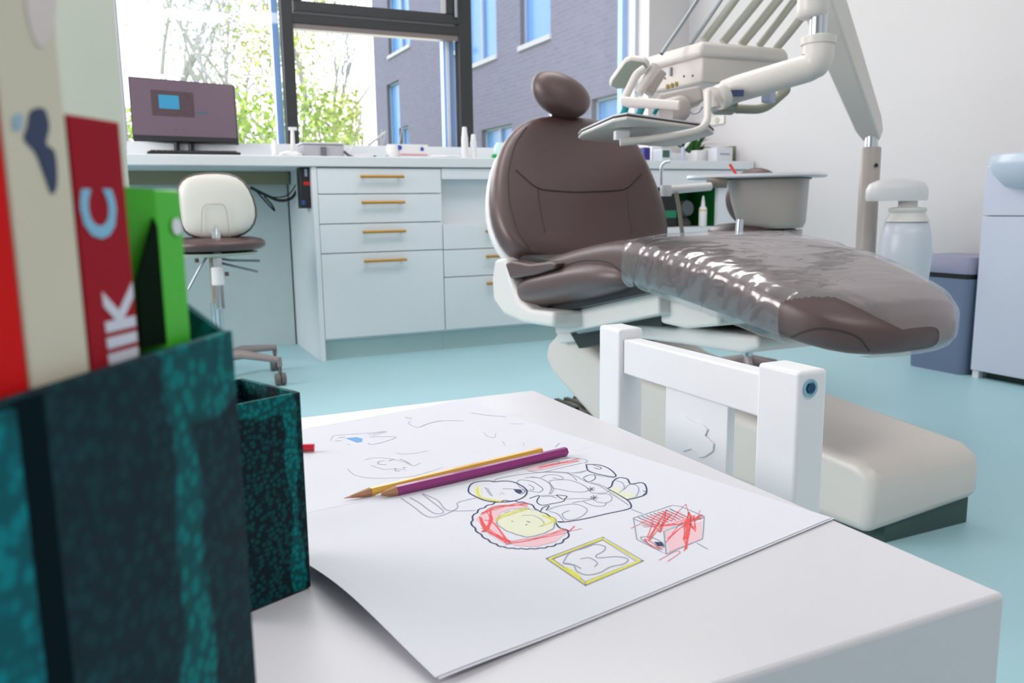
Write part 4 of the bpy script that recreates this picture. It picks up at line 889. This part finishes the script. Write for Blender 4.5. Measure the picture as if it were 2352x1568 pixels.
class Ink:
    def __init__(s): s.mb = MB(); s.k = 0
    def line(s, pts, wd_, sm=True, closed=False, z=.0001):
        P = smooth(pts, 6, closed) if sm else list(pts) + ([pts[0]] if closed else [])
        Q = [Vector((*to_st(x, y), 0)) for x, y in P]; s.k += 1; zz_ = z + (s.k % 7) * .000008
        vs = []; fs = []
        for i, q in enumerate(Q):
            d = (Q[min(i + 1, len(Q) - 1)] - Q[max(i - 1, 0)]); d = d.normalized() if d.length > 1e-9 else Vector((1, 0, 0)); n_ = Vector((-d.y, d.x, 0)) * wd_ / 2
            for r_ in (q + n_, q - n_): vs.append(page(r_.x, r_.y, zz_))
            if i: fs.append((2 * i - 2, 2 * i - 1, 2 * i + 1, 2 * i))
        s.mb.add(vs, fs); return s
    def fill(s, pts, z=.00004):
        Q = [to_st(x, y) for x, y in pts]; cx_ = sum(q[0] for q in Q) / len(Q); cy_ = sum(q[1] for q in Q) / len(Q); s.k += 1; zz_ = z + (s.k % 5) * .000006
        vs = [page(cx_, cy_, zz_)]; n_ = len(Q); rows = 4
        for r_ in range(1, rows + 1):
            for q in Q: vs.append(page(cx_ + (q[0] - cx_) * r_ / rows, cy_ + (q[1] - cy_) * r_ / rows, zz_))
        fs = [(0, 1 + i, 1 + (i + 1) % n_) for i in range(n_)]
        for r_ in range(rows - 1):
            for i in range(n_): a = 1 + r_ * n_ + i; b = 1 + r_ * n_ + (i + 1) % n_; fs.append((a, b, b + n_, a + n_))
        s.mb.add(vs, fs); return s
    def scrib(s, pts, n, wd_, jit=4):
        """zig-zag scribble between pairs of points"""
        for _ in range(n):
            a, b = random.sample(pts, 2) if len(pts) > 2 else pts
            q = [(a[0] + random.uniform(-jit, jit), a[1] + random.uniform(-jit, jit)), ((a[0] + b[0]) / 2 + random.uniform(-jit, jit), (a[1] + b[1]) / 2 + random.uniform(-jit, jit)), (b[0] + random.uniform(-jit, jit), b[1] + random.uniform(-jit, jit))]
            s.line(q, wd_)
        return s
    def band(s, path, n, wd_, jit):
        for _ in range(n): s.line([(x + random.uniform(-jit, jit), y + random.uniform(-jit, jit)) for x, y in path], wd_)
        return s
def Z3(*p): return [(1000 + x / 3.5636, 1000 + y / 3.5636) for x, y in p]
def Z2(*p): return [(680 + x / 3.5636, 860 + y / 3.5636) for x, y in p]
def scallop(pts, n, amp):
    P = smooth(pts, 8, True); out = []; L = [0]
    for a, b in zip(P, P[1:]): L.append(L[-1] + math.dist(a, b))
    cx_ = sum(p[0] for p in P) / len(P); cy_ = sum(p[1] for p in P) / len(P)
    for i, p in enumerate(P):
        k = abs(math.sin(L[i] / L[-1] * math.pi * n)); f_ = 1 + amp * (k - .5); out.append((cx_ + (p[0] - cx_) * f_, cy_ + (p[1] - cy_) * f_))
    return out
I = Ink(); G = Ink(); PL = Ink(); RD = Ink(); YL = Ink(); PK = Ink(); PY = Ink()
B_ = .00115; T_ = .0006
# round curly face
mane = Z3((300, 690), (345, 620), (440, 570), (560, 535), (700, 545), (790, 570), (830, 610), (900, 640), (980, 690), (1000, 745), (1090, 785), (1060, 850), (980, 895), (860, 920), (720, 925), (560, 912), (440, 860), (350, 790), (310, 740))
I.line(scallop([(p[0], p[1]) for p in mane], 26, .045), B_, sm=False)
face = Z3((500, 700), (560, 640), (660, 610), (790, 605), (900, 640), (975, 690), (960, 760), (880, 800), (760, 830), (640, 800), (550, 760))
G.line(scallop(face, 14, .05), T_, sm=False)
PY.fill(face); 
YL.band(Z3((500, 690), (600, 640), (760, 600)), 5, .0007, 4); YL.band(Z3((880, 650), (960, 680), (985, 710)), 5, .0008, 3); YL.band(Z3((860, 740), (920, 720), (960, 700)), 3, .0007, 3)
G.line(Z3((710, 655), (800, 655), (870, 690), (890, 730), (850, 745)), T_)
for q in ((630, 702), (755, 702), (745, 730), (770, 708)): I.line(Z3((q[0] - 8, q[1]), (q[0] + 8, q[1] + 2)), .0009)
PK.fill(Z3((330, 680), (440, 600), (560, 570), (520, 640), (470, 700), (560, 800), (600, 850), (560, 880), (430, 800)))
PK.fill(Z3((600, 860), (760, 860), (900, 820), (1030, 760), (1080, 790), (980, 870), (820, 910), (650, 900)))
PK.fill(Z3((470, 600), (600, 565), (740, 560), (760, 585), (620, 600), (500, 640)))
RD.band(Z3((380, 640), (500, 590), (640, 565), (750, 565)), 6, .0006, 4); RD.band(Z3((360, 680), (430, 780), (600, 870)), 9, .0007, 5)
RD.band(Z3((440, 630), (460, 700), (430, 760), (390, 780)), 8, .0007, 5); RD.band(Z3((580, 880), (760, 850), (900, 820), (1060, 780)), 4, .0006, 5); RD.line(Z3((1040, 770), (1090, 780), (1140, 740)), .0008); RD.line(Z3((1090, 785), (1200, 760)), .0005)
RD.line(Z3((400, 690), (480, 720), (580, 850), (600, 870)), .0012)
# upper child head
hd = Z3((272, 460), (290, 400), (360, 375), (450, 372), (480, 378), (560, 372), (640, 380), (720, 420), (750, 460), (720, 505), (640, 535), (540, 545), (420, 535), (330, 500))
I.line(hd, B_, closed=True); G.line(Z3((478, 375), (520, 350), (700, 318), (900, 300), (1060, 305)), T_)
PY.fill(Z3((320, 420), (380, 420), (380, 500), (320, 480))); PY.fill(Z3((380, 500), (520, 525), (560, 540), (430, 530)))
YL.band(Z3((345, 425), (350, 460), (360, 500)), 6, .0008, 3); YL.band(Z3((370, 505), (460, 530), (550, 540)), 4, .0007, 3)
for k in range(5): G.line(Z3((400 + k * 10, 425 + k * 14), (440 + k * 8, 440 + k * 14)), .0006)
G.line(Z3((550, 435), (620, 435), (650, 440)), T_); I.fill(Z3((640, 440), (700, 445), (715, 462), (690, 475), (660, 465))); I.line(Z3((640, 440), (700, 442), (735, 455), (700, 478), (670, 465)), T_)
for q in ((545, 465), (530, 480), (560, 475)): G.line(Z3((q[0] - 6, q[1]), (q[0] + 6, q[1] + 2)), .0007)
# body
G.line(Z3((668, 378), (700, 362), (790, 375), (850, 410), (880, 440), (850, 465)), .0007); G.line(Z3((735, 345), (840, 345), (920, 380), (950, 430), (930, 480)), .0007); G.line(Z3((780, 335), (860, 350), (940, 395), (965, 440), (945, 478)), .0006)
G.line(Z3((668, 378), (690, 420), (760, 450), (850, 465)), T_); G.line(Z3((760, 400), (800, 420), (800, 445), (770, 440)), T_); G.line(Z3((860, 345), (920, 320), (1000, 325), (1045, 345), (1030, 358), (960, 345)), T_)
G.line(Z3((930, 375), (960, 365), (1010, 362), (1100, 365), (1200, 400), (1250, 440), (1220, 460), (1120, 460), (1020, 440), (970, 430), (930, 375)), T_)
G.line(Z3((900, 295), (1050, 300), (1120, 330), (1160, 370)), .0006); G.line(Z3((1060, 300), (1150, 330), (1230, 375), (1340, 410), (1420, 460)), T_)
I.line(Z3((1230, 235), (1340, 240), (1420, 270), (1475, 320), (1460, 338), (1380, 325), (1310, 310), (1250, 285), (1235, 240)), B_); I.line(Z3((1290, 240), (1355, 262), (1340, 275), (1300, 262)), T_)
G.line(Z3((1240, 285), (1180, 305), (1120, 305)), T_); I.line(Z3((1210, 345), (1250, 325), (1300, 322), (1305, 355), (1250, 378), (1210, 350)), T_); G.line(Z3((1300, 320), (1380, 335), (1470, 345)), T_)
I.line(Z3((1405, 435), (1440, 415), (1455, 375), (1500, 345), (1570, 355), (1600, 395), (1690, 385), (1725, 420), (1720, 480), (1640, 510), (1570, 525)), B_); G.line(Z3((1480, 370), (1530, 385), (1545, 430), (1500, 470)), T_); G.line(Z3((1545, 440), (1590, 400), (1650, 410), (1665, 450), (1640, 500)), T_); I.line(Z3((1700, 450), (1725, 465), (1700, 485)), T_)
PY.fill(Z3((1420, 450), (1500, 420), (1540, 460), (1600, 470), (1640, 500), (1570, 520), (1480, 490)))
I.line(Z3((1420, 440), (1560, 520), (1600, 565), (1580, 600), (1400, 640), (1200, 685), (1040, 708), (1000, 705)), B_); G.line(Z3((1425, 465), (1540, 540), (1580, 570)), T_)
G.line(Z3((1250, 440), (1290, 470), (1400, 465), (1420, 440), (1340, 400), (1270, 385)), T_); G.line(Z3((1270, 500), (1320, 540), (1400, 550), (1445, 520), (1420, 480), (1330, 480)), T_)
for cx_, cy_ in ((1275, 438), (1300, 508)):
    for k in range(7): a = k * .9; I.line(Z3((cx_, cy_), (cx_ + 34 * math.cos(a), cy_ + 20 * math.sin(a))), .0005)
G.line(Z3((1210, 540), (1300, 575), (1380, 575), (1400, 545)), T_); I.line(Z3((990, 485), (1075, 495), (1045, 520), (990, 488)), .0008); G.line(Z3((870, 500), (990, 490)), T_); G.line(Z3((1050, 520), (1180, 515), (1280, 520), (1120, 550)), T_)
I.line(Z3((770, 515), (850, 490), (830, 540), (870, 570), (940, 560), (1040, 540), (1060, 520)), .0008); G.line(Z3((850, 495), (920, 490), (990, 510)), T_)
I.line(Z3((860, 620), (880, 590), (930, 575), (905, 610)), .0008); G.line(Z3((910, 615), (960, 590), (1040, 570), (1140, 560), (1220, 585), (1240, 620), (1180, 670), (1110, 690), (1060, 680), (1040, 640), (1095, 612)), T_); G.line(Z3((930, 620), (1000, 640), (1050, 700)), T_)
I.line(Z3((1000, 705), (1050, 705)), B_)
# red toothbrush upper
G.line(Z3((700, 275), (860, 225), (1060, 185), (1200, 190), (1245, 210), (1215, 225)), T_); G.line(Z3((760, 290), (860, 300), (1000, 270), (1200, 225)), T_); PK.fill(Z3((720, 275), (900, 230), (1150, 195), (1190, 205), (900, 275), (800, 290)))
RD.band(Z3((850, 268), (1000, 240), (1180, 200)), 4, .0006, 5); G.line(Z3((830, 250), (960, 215), (1020, 215), (960, 235), (850, 262)), T_); G.line(Z3((980, 95), (1015, 62)), T_)
G.line(Z3((1060, 300), (1130, 305), (1240, 285)), T_)
# left toothbrush / cup lines
G.line(Z2((860, 1010), (960, 1080), (1060, 1155), (1140, 1165), (1240, 1135), (1320, 1090), (1320, 1050), (1400, 1025), (1470, 1010)), T_); G.line(Z2((930, 1005), (1010, 1050), (1120, 1130), (1190, 1135), (1200, 1110), (1100, 1030), (1030, 975)), T_); G.line(Z2((1040, 975), (1160, 1030), (1220, 1100), (1300, 1115), (1470, 1112)), T_)
# crate
cr = Ink()
I2 = I
G.line(Z3((1620, 675), (1940, 570), (2010, 580), (2200, 660), (2195, 760), (2185, 845), (1890, 970), (1830, 940), (1650, 850), (1620, 675)), .0007, sm=False); G.line(Z3((1620, 680), (1870, 785), (2200, 660)), .0007, sm=False); G.line(Z3((1870, 785), (1890, 970)), .0008, sm=False)
for k in range(9): x0, y0 = 1660 + k * 32, 670 - k * 9; I.line(Z3((x0, y0), (x0 + 150, y0 + 65 + k * 1)), .0007, sm=False)
G.line(Z3((1680, 830), (1760, 830), (1850, 870), (1870, 910), (1800, 910), (1700, 860), (1680, 830)), .0007); I.fill(Z3((1790, 870), (1850, 870), (1875, 905), (1820, 905)))
G.line(Z3((1600, 600), (1700, 640)), T_); G.line(Z3((2140, 880), (2230, 930)), T_)
PK.fill(Z3((1880, 790), (2180, 700), (2170, 850), (1910, 950))); PK.fill(Z3((1660, 700), (1850, 620), (2000, 620), (2100, 680), (1880, 770)))
RD.scrib(Z3((1740, 850), (1850, 740), (1930, 650), (1880, 620), (1770, 700), (1840, 780)), 12, .0006, 4); RD.scrib(Z3((2050, 930), (2080, 700), (2060, 640), (2120, 780), (2100, 660), (2040, 850)), 14, .0007, 5); RD.band(Z3((1720, 850), (1780, 900), (1850, 930)), 4, .0007, 4); RD.band(Z3((1900, 860), (2040, 720), (2180, 690)), 3, .0005, 5)
RD.line(Z3((1930, 700), (1990, 620), (2050, 560), (2090, 690), (2170, 610), (2130, 700)), .0005, sm=False); RD.line(Z3((1830, 1020), (1960, 950), (2000, 960), (1900, 1030)), .0005); RD.line(Z3((1600, 760), (1720, 700)), .0005); RD.band(Z3((1700, 720), (1900, 720), (2080, 700)), 4, .0006, 8); RD.band(Z3((2030, 760), (2070, 700), (2180, 660)), 4, .0008, 5)
# picture frame with tooth
fo = Z3((905, 1005), (1370, 830), (1705, 1025), (1228, 1228)); fi = Z3((960, 1010), (1370, 855), (1645, 1030), (1228, 1195))
G.line(fo, .0007, sm=False, closed=True); G.line(fi, T_, sm=False, closed=True)
for a, b in zip(fo, fi): I.line([a, b], T_, sm=False)
mid = [((a[0] + b[0]) / 2, (a[1] + b[1]) / 2) for a, b in zip(fo, fi)]
for a, b in zip(mid, mid[1:] + mid[:1]): YL.band([a, ((a[0] + b[0]) / 2, (a[1] + b[1]) / 2), b], 4, .0013, 1.6)
YL.band(Z3((1070, 1080), (1120, 1120), (1180, 1170)), 5, .0016, 2.5)
G.line(Z3((1045, 1040), (1100, 960), (1220, 920), (1310, 890), (1390, 910), (1370, 950), (1315, 980), (1340, 1000), (1480, 990), (1575, 1010), (1540, 1050), (1430, 1075), (1350, 1120), (1240, 1140), (1160, 1110), (1130, 1060), (1060, 1050), (1045, 1040)), .0007); G.line(Z3((1185, 1010), (1260, 1000), (1325, 1040), (1300, 1075)), .0006); G.line(Z3((1060, 1040), (1140, 1060), (1195, 1090)), .0006)
# faint drawing on the far page
PL.line(Z2((940, 380), (920, 400), (1000, 430), (1100, 395), (1200, 378)), .0007); G.line(Z2((1010, 430), (1100, 396), (1200, 378), (1370, 378)), T_); G.line(Z2((890, 350), (950, 358)), .0007); G.line(Z2((1430, 312), (1560, 332), (1720, 345)), T_)
PL.line(Z2((280, 540), (310, 500), (420, 490), (560, 480), (740, 465), (620, 500)), .0007); G.line(Z2((600, 510), (820, 512), (640, 570), (590, 560)), T_); G.line(Z2((350, 515), (400, 512)), .0007); G.line(Z2((320, 545), (370, 538)), .0007); G.line(Z2((590, 490), (720, 468)), T_); G.line(Z2((420, 572), (440, 572)), .0007)
BL = Ink(); BL.fill(Z2((405, 520), (500, 512), (545, 525), (540, 548), (500, 556)))
PL.line(Z2((560, 700), (640, 680), (780, 690), (900, 720), (960, 745), (1020, 720)), .0006); PL.line(Z2((420, 770), (480, 820), (600, 845), (800, 845), (960, 830), (1200, 760)), T_); PL.line(Z2((610, 740), (720, 775), (810, 770), (900, 780)), T_)
G.line(Z2((740, 735), (680, 733), (672, 715), (720, 703)), .0006); G.line(Z2((760, 708), (800, 690)), .0008); G.line(Z2((850, 690), (900, 710), (950, 745)), T_); G.line(Z2((850, 788), (812, 785), (815, 765)), .0007); G.line(Z2((870, 765), (895, 760)), .0009)
PL.line(Z2((820, 640), (880, 650), (1000, 640), (1080, 620)), T_); PL.line(Z2((1540, 470), (1560, 500), (1620, 515), (1635, 480)), T_); PL.line(Z2((1690, 545), (1710, 580)), T_); PL.line(Z2((1860, 560), (1865, 585)), T_); PL.line(Z2((1730, 322), (1860, 325)), T_); PL.line(Z2((1740, 400), (1860, 405)), T_)
inks = ((PK, pink), (PY, py_), (I, ink), (G, grey), (PL, pale), (RD, red_), (YL, yel), (BL, mat('blue print fill', (120, 172, 228), .8)))
for k, (src, mm) in enumerate(inks):
    dst = PF if src in (PL, BL) else PN; dst.cur = k + 1; dst.add(src.mb.v, src.mb.f)
PN.build('near_page', [paperm] + [m_ for _, m_ in inks], bk, smooth=False); PF.build('far_page', [paperm] + [m_ for _, m_ in inks], bk, smooth=False)

# ------------------------------------------------------------------ pencils
woodm = mat('sharpened pencil wood', (182, 130, 98), .7, var=.15, scale=200)
def pencil(tip, end, r, col, leadc, label, name='colored_pencil', cone=.016):
    tip, end = Vector(tip), Vector(end); d = (end - tip); L = d.length; d.normalize()
    t = thing(name, (tip + end) / 2, label, 'pencil', None)
    m = mat(col[0], col[1], .35, coat=.3); q = lambda s_: tip + d * s_
    side = Vector((-d.y, d.x, 0)).normalized(); upv = Vector((0, 0, 1)); 
    rg = lambda c_, r_, sc=1: [c_ + (side * math.cos(math.pi / 3 * k) + upv * math.sin(math.pi / 3 * k)) * r_ for k in range(6)]
    MB().loft([rg(q(cone * 1.1), r), rg(q(L), r)]).build('shaft', m, t, bevel=.0003)
    MB().loft([rg(q(cone * .28), r * .3), rg(q(cone * 1.1), r * .985)]).build('sharpened_wood', woodm, t)
    MB().loft([rg(q(0), r * .06), rg(q(cone * .29), r * .3)]).build('lead', mat(leadc[0], leadc[1], .5), t)
    return t
RPc = .0037; zp = ZP + RPc + .0003
def pc(px, py): return at(px, py, Z=zp)
pencil(pc(862, 1138), pc(1300, 1036), RPc * 1.12, ('magenta pencil paint', (150, 40, 122)), ('white lead', (225, 222, 226)), 'magenta purple pencil lying in front of the yellow one')
y0_, y1_ = pc(790, 1144), pc(1243, 1036)
pencil(y0_, y1_, RPc, ('yellow pencil paint', (232, 180, 70)), ('pinkish lead', (205, 150, 140)), 'yellow pencil lying behind the magenta one', cone=.02)
pencil(pc(300, 1060), pc(722, 1027), RPc, ('red pencil paint', (214, 22, 55)), ('red lead', (190, 30, 40)), 'red pencil end poking out right of the teal boxes') if False else None
re_ = pc(722, 1027); rd_ = (pc(640, 1029) - re_).normalized()
pencil(re_ + rd_ * .075, re_, RPc, ('red pencil paint', (214, 22, 55)), ('red lead', (190, 30, 40)), 'red pencil whose end pokes out right of the teal boxes')

# ------------------------------------------------------------------ teal file boxes
def file_box(A, dv, dn, Ln, dep, h0, h1, m, name, label, th=.003, z0=TZ + .001):
    """A front corner (at right end when dv points left), open top, sides sloping from h0 (front) to h1 (back)"""
    A = Vector((A[0], A[1], z0)); t = thing(name, A + dv * Ln / 2 + dn * dep / 2, label, 'box'); U = Vector((0, 0, 1))
    MB().obox(A, dv * Ln, dn * th, U * (h0)).build('front_panel', m, t, bevel=.0006)
    for s_, nm in ((0, 'side_panel'), (Ln - th, 'side_panel')):
        q = A + dv * s_; MB().prism([q + dn * th, q + dn * dep, q + dn * dep + U * h1, q + dn * (dep * .6) + U * h1, q + dn * th + U * h0], dv * th).build(nm, m, t)
    MB().obox(A + dn * (dep - th) + dv * th, dv * (Ln - 2 * th), dn * th, U * h1).build('back_panel', m, t)
    MB().obox(A + dn * th + dv * th, dv * (Ln - 2 * th), dn * (dep - 2 * th), U * th).build('bottom_panel', m, t)
    return t
ZN = .642
Bn = at(535, 765, Z=ZN); An = at(30, 925, Z=ZN); dvn = (An - Bn); dvn.z = 0; Ln = dvn.length; dvn.normalize(); dnn = Vector((dvn.y, -dvn.x, 0)).normalized()
if dnn.y < 0: dnn = -dnn
def uof(px, py, off=0): p = onp(px, py, Bn + dnn * off, dnn); return (p - Bn).dot(dvn), p.z
tealm = face_mat('teal mottled cardboard', (18, 40, 50), (0, 118, 120), dvn, uof(435, 1200)[0] - (Ln + .022) / 2, .013, ZN - TZ - .034, .02, scale=230)
tealm2 = face_mat('dark teal mottled cardboard', (10, 30, 38), (0, 120, 122), Vector((1, 0, 0)), .028, .006, .10, .03, scale=330, faint=.25)
tealm3 = face_mat('bright teal mottled cardboard', (10, 50, 60), (0, 130, 140), dvn, (Ln + .022) / 2 - .012, .018, scale=230)
nb = file_box(Bn, dvn, dnn, Ln + .022, .055, ZN - TZ, ZN - TZ + .022, tealm, 'magazine_file', 'tall teal mottled box holding the children books in the left foreground')
MB().obox(Vector((Bn.x, Bn.y, TZ + .001)) + dvn * (Ln - .008) - dnn * .0006, dvn * .0086, dnn * .004, Vector((0, 0, ZN - TZ - .0008))).build('dark_binding', mat('dark binding', (10, 28, 34), .95, spec=.05), nb)
MB().obox(Vector((Bn.x, Bn.y, TZ + .001)) + dvn * (Ln + .0008) - dnn * .0012, dvn * .021, dnn * .0011, Vector((0, 0, ZN - TZ - .002))).build('wrap_panel', tealm3, nb)
Cr = at(690, 904, Z=.577); C2 = at(545, 944, Z=.577); dvr = (at(588, 1382, Z=TZ) - at(707, 1343, Z=TZ)); dvr.z = 0; dvr.normalize(); dvr = (Matrix.Rotation(math.radians(8), 3, 'Z') @ dvr); dnr = Vector((dvr.y, -dvr.x, 0))
if dnr.y < 0: dnr = -dnr
file_box(Cr, dvr, dnr, .05, .062, .577 - TZ, .577 - TZ, tealm2, 'pencil_box', 'low dark teal box standing behind the tall one on the table')
ls = thing('low_stand', (-.12, .1, 0), 'low white stand under the teal boxes at the left foreground', 'stand')
MB().box((-.3, -.03, TZ - .03), (-.002, ty0 - .002, TZ)).build('top', tablem, ls, bevel=.003)
for x, y in ((-.28, 0), (-.03, 0), (-.28, .25), (-.03, .25)): MB().box((x - .015, y - .015, 0), (x + .015, y + .015, TZ - .03)).build('leg', tablem, ls)

# books inside the tall box
def book(u0, u1, ztop, dep, m, name, label, cat='book', fwd=.0042, zb=TZ + .006, lean=0, pages=None):
    o_ = Bn + dvn * u1; o_.z = zb; t = thing(name, o_, label, cat)
    q = Bn + dvn * u0 + dnn * fwd; q.z = zb; W_ = u1 - u0
    MB().obox(q, dvn * W_ + Vector((0, 0, 0)), dnn * .0012, Vector((0, 0, ztop - zb))).build('spine', m, t, bevel=.0008)
    MB().obox(q + dnn * .0012, dvn * .0012, dnn * dep, Vector((0, 0, ztop - zb))).build('cover', m, t)
    MB().obox(q + dnn * .0012 + dvn * (W_ - .0012), dvn * .0012, dnn * dep, Vector((0, 0, ztop - zb))).build('cover', m, t)
    MB().obox(q + dnn * .0016 + dvn * .0014, dvn * (W_ - .0028), dnn * (dep - .003), Vector((0, 0, ztop - zb - .002))).build('pages', pages or paperm, t)
    return t, q
u_r0, zr_ = uof(272, 280, .0042); u_r1, zr2 = uof(138, 258, .0042); u_r0b, _ = uof(326, 830, .0042); u_r1b, _ = uof(228, 850, .0042)
redb = mat('dark red book cloth', (158, 14, 34), .65, spec=.2); creamb = mat('cream book cover', (214, 206, 186), .6, var=.06, scale=30); redl = mat('bright red book cover', (215, 4, 8), .6, spec=.2); greenf = mat('bright green plastic', (70, 190, 40), .35, var=.05)
tR, qR = book((u_r0 + u_r0b) / 2, (u_r1 + u_r1b) / 2, (zr_ + zr2) / 2, .046, redb, 'picture_book', 'dark red book spine with white and blue lettering in the teal box')
u2 = (u_r1 + u_r1b) / 2 + .0008; u3 = (uof(34, 500, .0042)[0] + uof(62, 800, .0042)[0]) / 2
tC, qC = book(u2, u3, .79, .045, creamb, 'picture_book', 'cream book with a small dark blue figure, left of the dark red spine')
tL, qL = book(u3 + .0008, u3 + .014, .735, .042, redl, 'picture_book', 'bright red book at the left edge of the photo')
ug0 = (uof(415, 440, .006)[0] + uof(440, 790, .006)[0]) / 2; ug1 = (uof(362, 440, .006)[0] + uof(375, 780, .006)[0]) / 2; zg = (uof(415, 440, .006)[1] + uof(330, 430, .006)[1]) / 2
tG = thing('green_folder', qR, 'bright green plastic folder standing right of the dark red book', 'folder')
q = Bn + dvn * ug0 + dnn * .006; q.z = TZ + .006
MB().obox(q, dvn * (ug1 - ug0), dnn * .002, Vector((0, 0, zg - TZ - .006))).build('spine', greenf, tG, bevel=.0008)
ugl = (u_r0 + u_r0b) / 2 - .0006
MB().prism([q + dvn * (ug1 - ug0) + dnn * .0, q + dvn * (ugl - ug0) + dnn * .016, q + dvn * (ugl - ug0) + dnn * .016 + Vector((0, 0, zg - TZ - .004)), q + dvn * (ug1 - ug0) + Vector((0, 0, zg - TZ - .006))], dnn * .0015).build('inner_cover', greenf, tG)
MB().obox(q + dnn * .002, dvn * .001, dnn * .04, Vector((0, 0, zg - TZ - .008))).build('cover', greenf, tG)
MB().prism([onp(x, y, Bn + dnn * .0052, dnn) for x, y in ((352, 500), (362, 520), (384, 790), (326, 800), (316, 640))], dnn * .0006).build('shade_plate', mat('painted folder shade', (2, 22, 8), .9, spec=.1), tG)  # near-black plate added as the shade inside the folder
lc = uof(405, 520, .0055); p = Bn + dvn * lc[0] + dnn * .0055; MB().lathe([(.0024, 0), (.0024, .0003)], (p.x, p.y, lc[1]), 16, R=Matrix.Rotation(math.atan2(dnn.y, dnn.x) , 3, 'Z') @ Matrix.Rotation(math.radians(-90), 3, 'Y')).build('label_spot', whitep, tG)
# lettering on the red spine (reads bottom to top)
FR = -dnn; UP = Vector((0, 0, 1)); RT = -dvn
def text_on(body, size, origin, adv, upd, m, parent, name, ext=.00015):
    cu = bpy.data.curves.new(name, 'FONT'); cu.body = body; cu.size = size; cu.extrude = ext; cu.offset = size * .035; cu.resolution_u = 3
    o_ = bpy.data.objects.new(name, cu); COL.objects.link(o_); bpy.context.view_layer.update()
    me = bpy.data.meshes.new_from_object(o_.evaluated_get(bpy.context.evaluated_depsgraph_get())); bpy.data.objects.remove(o_)
    nrm = adv.cross(upd); off = ORG[parent]; A_ = origin - off
    for v in me.vertices: v.co = A_ + adv * v.co.x + upd * v.co.y + nrm * v.co.z
    me.materials.clear(); me.materials.append(m); k = bpy.data.objects.new(name, me); COL.objects.link(k); k.parent = parent; return k
wl_ = mat('white lettering', (214, 214, 228), .5); bl_ = mat('light blue lettering', (130, 190, 220), .5)
def spine_pt(px, py): p = onp(px, py, Bn + dnn * .0041, dnn); return p
a = spine_pt(322, 900)
text_on('NIK', .0163, a, UP, dvn, wl_, tR, 'spine_lettering')
a = spine_pt(268, 548); text_on('C', .0175, a, UP, dvn, bl_, tR, 'spine_lettering')
# figure on cream spine: soft dark blue standing shape
def blob(pts, m, nm, parent, off=.0041):
    P = [onp(x, y, Bn + dnn * off, dnn) for x, y in smooth(pts, 4, True)[:-1]]; MB().prism(P, -dnn * .0002).build(nm, m, parent, smooth=False)
blob([(70, 255), (100, 250), (112, 290), (105, 330), (125, 350), (130, 420), (118, 445), (100, 400), (80, 350), (55, 320), (62, 290)], mat('navy print', (48, 60, 92), .6), 'printed_figure', tC)
blob([(28, 270), (48, 262), (50, 290), (32, 300)], mat('sky print', (150, 180, 200), .6), 'printed_patch', tC, .0041)
blob([(60, -20), (125, -20), (120, 60), (95, 110), (70, 70)], mat('rose print', (222, 208, 206), .6), 'printed_patch', tC, .0041)
